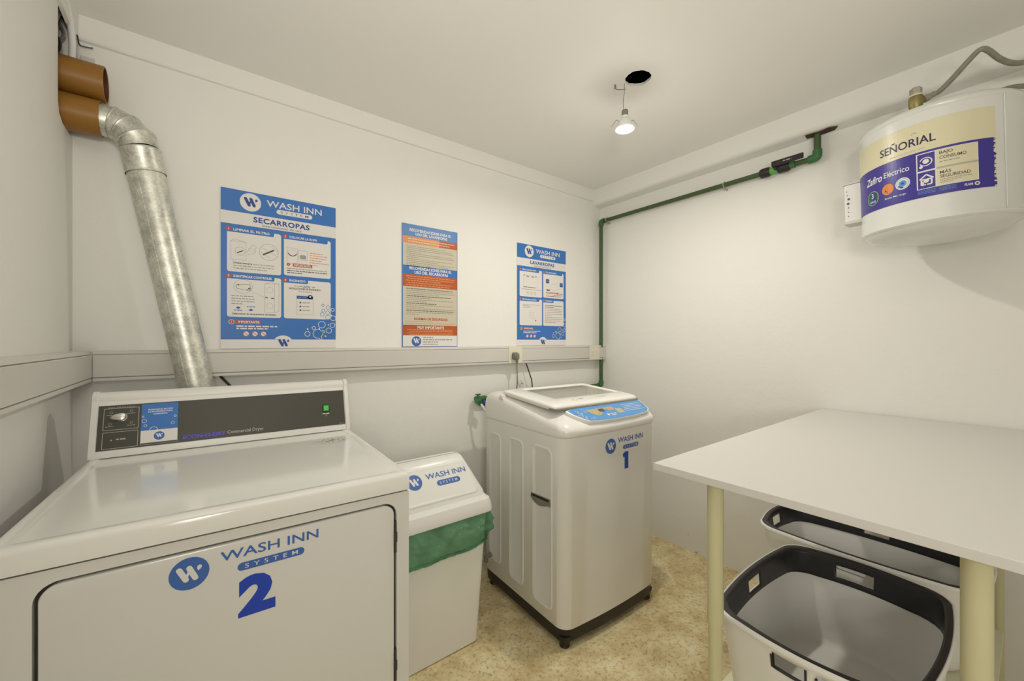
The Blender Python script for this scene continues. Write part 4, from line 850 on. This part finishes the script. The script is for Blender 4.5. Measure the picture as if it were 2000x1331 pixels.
# ================================================================ BASKETS
def basket(label, loc, rz, slots):
    t = thing('laundry_basket', label, 'laundry basket', loc, (0, 0, rz))
    LX, LY = .279, .192; K = 24       # half sizes; K points per side
    def loop(s, z, e=0, corner=.075, bulge=.014):
        a, b = LX * s - e, LY * s - e; c = corner; pts = []
        def side(p0, p1, nrm, ln, kk):
            for i in range(kk):
                u = i / kk; x = p0[0] + (p1[0] - p0[0]) * u; y = p0[1] + (p1[1] - p0[1]) * u; q = bulge * (1 - (2 * u - 1) ** 2); pts.append((x + nrm[0] * q, y + nrm[1] * q, z))
        def arc(cx, cy, a0):
            for i in range(6): q = R(a0 + 90 * i / 6); pts.append((cx + c * cos(q), cy + c * sin(q), z))
        side((a, -b + c), (a, b - c), (1, 0), 0, K); arc(a - c, b - c, 0)
        side((a - c, b), (-a + c, b), (0, 1), 0, K * 2); arc(-a + c, b - c, 90)
        side((-a, b - c), (-a, -b + c), (-1, 0), 0, K); arc(-a + c, -b + c, 180)
        side((-a + c, -b), (a - c, -b), (0, -1), 0, K * 2); arc(a - c, -b + c, 270)
        return pts
    offs = {'+x': (0, K), '+y': (K + 6, 2 * K), '-x': (3 * K + 12, K), '-y': (4 * K + 18, 2 * K)}
    def shell(nm, rows, cap, m, slotrow, thick, edge):
        bm = bmesh.new(); R_ = [[bm.verts.new(p) for p in l] for l in rows]; n = len(R_[0]); skip = set()
        for side, u0, u1 in slots:
            o_, k_ = offs[side]
            for i in range(int(round(u0 * k_)), int(round(u1 * k_))): skip.add(o_ + i)
        for j, (a, b) in enumerate(zip(R_, R_[1:])):
            for i in range(n):
                if j == slotrow and i in skip: continue
                bm.faces.new((a[i], a[(i + 1) % n], b[(i + 1) % n], b[i]))
        if cap: bm.faces.new(R_[0][::-1])
        o = obj(nm, bm, m, t, smooth=50); s = o.modifiers.new('solid', 'SOLIDIFY'); s.thickness = thick; s.offset = 0
        return o
    Hb = .276
    sc = lambda z: .86 + .14 * (z / Hb) ** .8
    zz = [.0025, .006, .02, .06, .12, .19, .204, .217, .253, .262, Hb - .004]
    rows = [loop(sc(z) - (.05 if i == 0 else (.02 if i == 1 else 0)), z, 0) for i, z in enumerate(zz)]
    shell('basket_shell', rows, True, BSK, 7, .003, 0)
    zi = [.200, .217, .253, .262, Hb - .002]
    rows = [loop(sc(z), z, .0045 if z > .205 else .0028) for z in zi]
    shell('inner_band', rows, False, BSKD, 1, .003, 0)
    # rim: dark rolled top with a thin light outer edge
    bm = bmesh.new(); loft(bm, [loop(1, Hb - .006, .010), loop(1, Hb + .002, .0095), loop(1, Hb + .0045, .005), loop(1, Hb + .0035, -.004), loop(1, Hb - .002, -.0055), loop(1, Hb - .006, -.002)], False, False); obj('dark_rim', bm, BSKD, t, smooth=60)
    bm = bmesh.new(); loft(bm, [loop(1, Hb + .003, -.0042), loop(1, Hb + .004, -.0062), loop(1, Hb + .0005, -.0095), loop(1, Hb - .008, -.0085), loop(1, Hb - .009, -.002)], False, False); obj('outer_edge', bm, BSK, t, smooth=60)
    # dark lining frames round the grip slots
    for side, u0, u1 in slots:
        if side != '-x': continue
        o_, k_ = offs[side]; i0, i1 = o_ + int(round(u0 * k_)), o_ + int(round(u1 * k_)); lo, hi = loop(sc(.217), .217, -.002), loop(sc(.253), .253, -.002)
        pts = [hi[i0], lo[i0]] + [lo[i] for i in range(i0 + 1, i1)] + [lo[i1], hi[i1]]; pts[0] = tuple(Vector(pts[0]).lerp(Vector(pts[1]), .2))
        bm = bmesh.new(); tube(bm, pts, .0026, 6); obj('grip_lining', bm, BSKD, t, smooth=True)
    return t
basket('white laundry basket with charcoal rim, nearer one standing fully in view under the table', (1.343, .328, .262), 0, [('+x', .36, .78), ('-x', .30, .58), ('-x', .68, .96), ('+y', .40, .60), ('-y', .40, .60)])
basket('white laundry basket with charcoal rim, behind the nearer one against the right wall', (1.880, .372, .262), R(90), [('+x', .30, .62), ('-x', .3, .62), ('+y', .42, .60), ('-y', .42, .60)])

# ================================================================ WASTE BIN
t = thing('waste_bin', 'white plastic waste bin with hooded lid between dryer and washer', 'waste bin', (.737, 1.53, 0))
def bl(hx, hy, z, r_=.03): return [(x, y, z) for x, y in rr(-hx, hx, -hy, hy, r_, 6)]
bm = bmesh.new(); loft(bm, [bl(.166, .118, .0, .022), bl(.172, .126, .006, .024), bl(.207, .150, .54, .03)], True, True); obj('bin_body', bm, BIN, t, smooth=35)
bm = bmesh.new(); loft(bm, [bl(.214, .160, .540, .03), bl(.222, .170, .5425, .032), bl(.223, .171, .550, .032), bl(.219, .166, .575, .030), bl(.214, .160, .592, .028), bl(.205, .150, .598, .024), bl(.202, .142, .603, .022)], True, True); col_ = obj('lid_collar', bm, BIN, t, smooth=35)
# hood: tapering to a ridge
def hood(z, f): hx = .200 - .046 * f; yf = -.138 + .105 * f; yb = .138 - .085 * f; r_ = .020; return [(x, y, z) for x, y in rr(-hx, hx, yf, yb, r_, 6)]
bm = bmesh.new(); loft(bm, [hood(.598, 0), hood(.618, .05), hood(.735, .93), hood(.746, 1.03), hood(.7505, 1.13), hood(.752, 1.26)], True, True); hoodo = obj('lid_hood', bm, BIN, t, smooth=30)
pa = Vector((0, -.1328, .618)); pb = Vector((0, -.0403, .735)); uF = (pb - pa).normalized(); nF = Vector((0, -uF.z, uF.y)); Lf = (pb - pa).length
def flap_pts(e, off): 
    o_ = []
    for x, v in rr(-1, 1, .004 + e, Lf - .004 - e, .018, 5):
        o_.append((x, v))
    res = []
    base = rr(-.170 + e, .170 - e, .002 + e, Lf - .004 - e, .02, 6)
    for x, v in base: k_ = 1 - .17 * v / Lf; res.append(pa + Vector((x * k_, 0, 0)) + uF * v + nF * off)
    return res
bm = bmesh.new(); loft(bm, [flap_pts(-.002, .0), flap_pts(0, .003), flap_pts(.004, .0042), flap_pts(.008, .0032), flap_pts(.012, .0030)], False, True); fl = obj('swing_flap', bm, BIN, hoodo, smooth=50)
pr = Print(plane_fn(pa + nF * .0032, (1, 0, 0), uF, nF, .0003, .0003))
bk = dict(x=.03, y=.105, w=.250)
pr.disc('logo', .066 - .005, .092, .0, 1) if False else None
pr.disc('logo', .052, .098, .0215, 1) if False else None
pr.logo(.010, .094, .258, 'logo', 'logo', 'white'); pr.build(fl, {'logo': 'logo_print', 'white': 'white_lettering'})
# green liner folded over the rim
bm = bmesh.new(); rows = []; r3 = random.Random(11)
base = rr(-.207, .207, -.150, .150, .03, 10); fine = []
for i in range(len(base)):
    a, b = Vector(base[i]), Vector(base[(i + 1) % len(base)]); k_ = max(1, int((b - a).length / .006))
    fine += [a.lerp(b, j / k_) for j in range(k_)]
from mathutils import noise as mn
NR = 22
for j in range(NR + 1):
    f = j / NR; row = []
    for i, p_ in enumerate(fine):
        d = p_.normalized(); c_ = Vector((p_.x, p_.y, 0)); right = max(0, p_.x / .207)
        drop = .142 + .010 * mn.noise(Vector((p_.x * 9, p_.y * 9, 0))) - .022 * max(0, right - .4); z = .548 - drop * f
        wr = mn.noise(Vector((p_.x * 30, p_.y * 30, z * 14))) * .013 + mn.noise(Vector((p_.x * 60 + z * 40, p_.y * 60, z * 50 + 4))) * .011
        o_ = .004 + .013 * sin(pi * min(1, f * 1.15)) * (.7 + .6 * right) + (wr + .004) * (.35 + .65 * sin(pi * f)) + (.002 if f > .85 else 0)
        shrink = -.012 * f; row.append((p_.x + d.x * (max(o_, .002) + shrink + .006 * f), p_.y + (d.y / max(abs(d.y), .5)) * (max(o_, .002) + shrink + .006 * f), z))
    rows.append(row)
loft(bm, rows, False, False)
bag = tag(obj('bin_liner', bm, BAG, smooth=True), 'translucent green plastic bag folded over the waste bin rim', 'bin liner'); bag.location = (.737, 1.53, 0)
bm = bmesh.new(); hem = [Vector(q) + Vector((.0, -.0015 if q[1] < 0 else .0015, 0)) for q in rows[-1]]
for k in (0, 1): tube(bm, [h_ + Vector((0, 0, .008 * k)) for h_ in hem] + [hem[0] + Vector((0, 0, .008 * k))], .0028, 6)
obj('liner_hem', bm, BAG, bag, smooth=True)
# cabinet of small leftovers
bm = bmesh.new(); loft(bm, [[(1.035 + .018 * cos(R(a)), 1.315 + .009 * sin(R(a)), .001) for a in range(0, 360, 40)], [(1.035 + .016 * cos(R(a)), 1.315 + .008 * sin(R(a)), .0025) for a in range(0, 360, 40)]])
tag(obj('paper_scrap', bm, P['cream']), 'tiny pale scrap lying on the concrete between bin and washer', 'scrap')
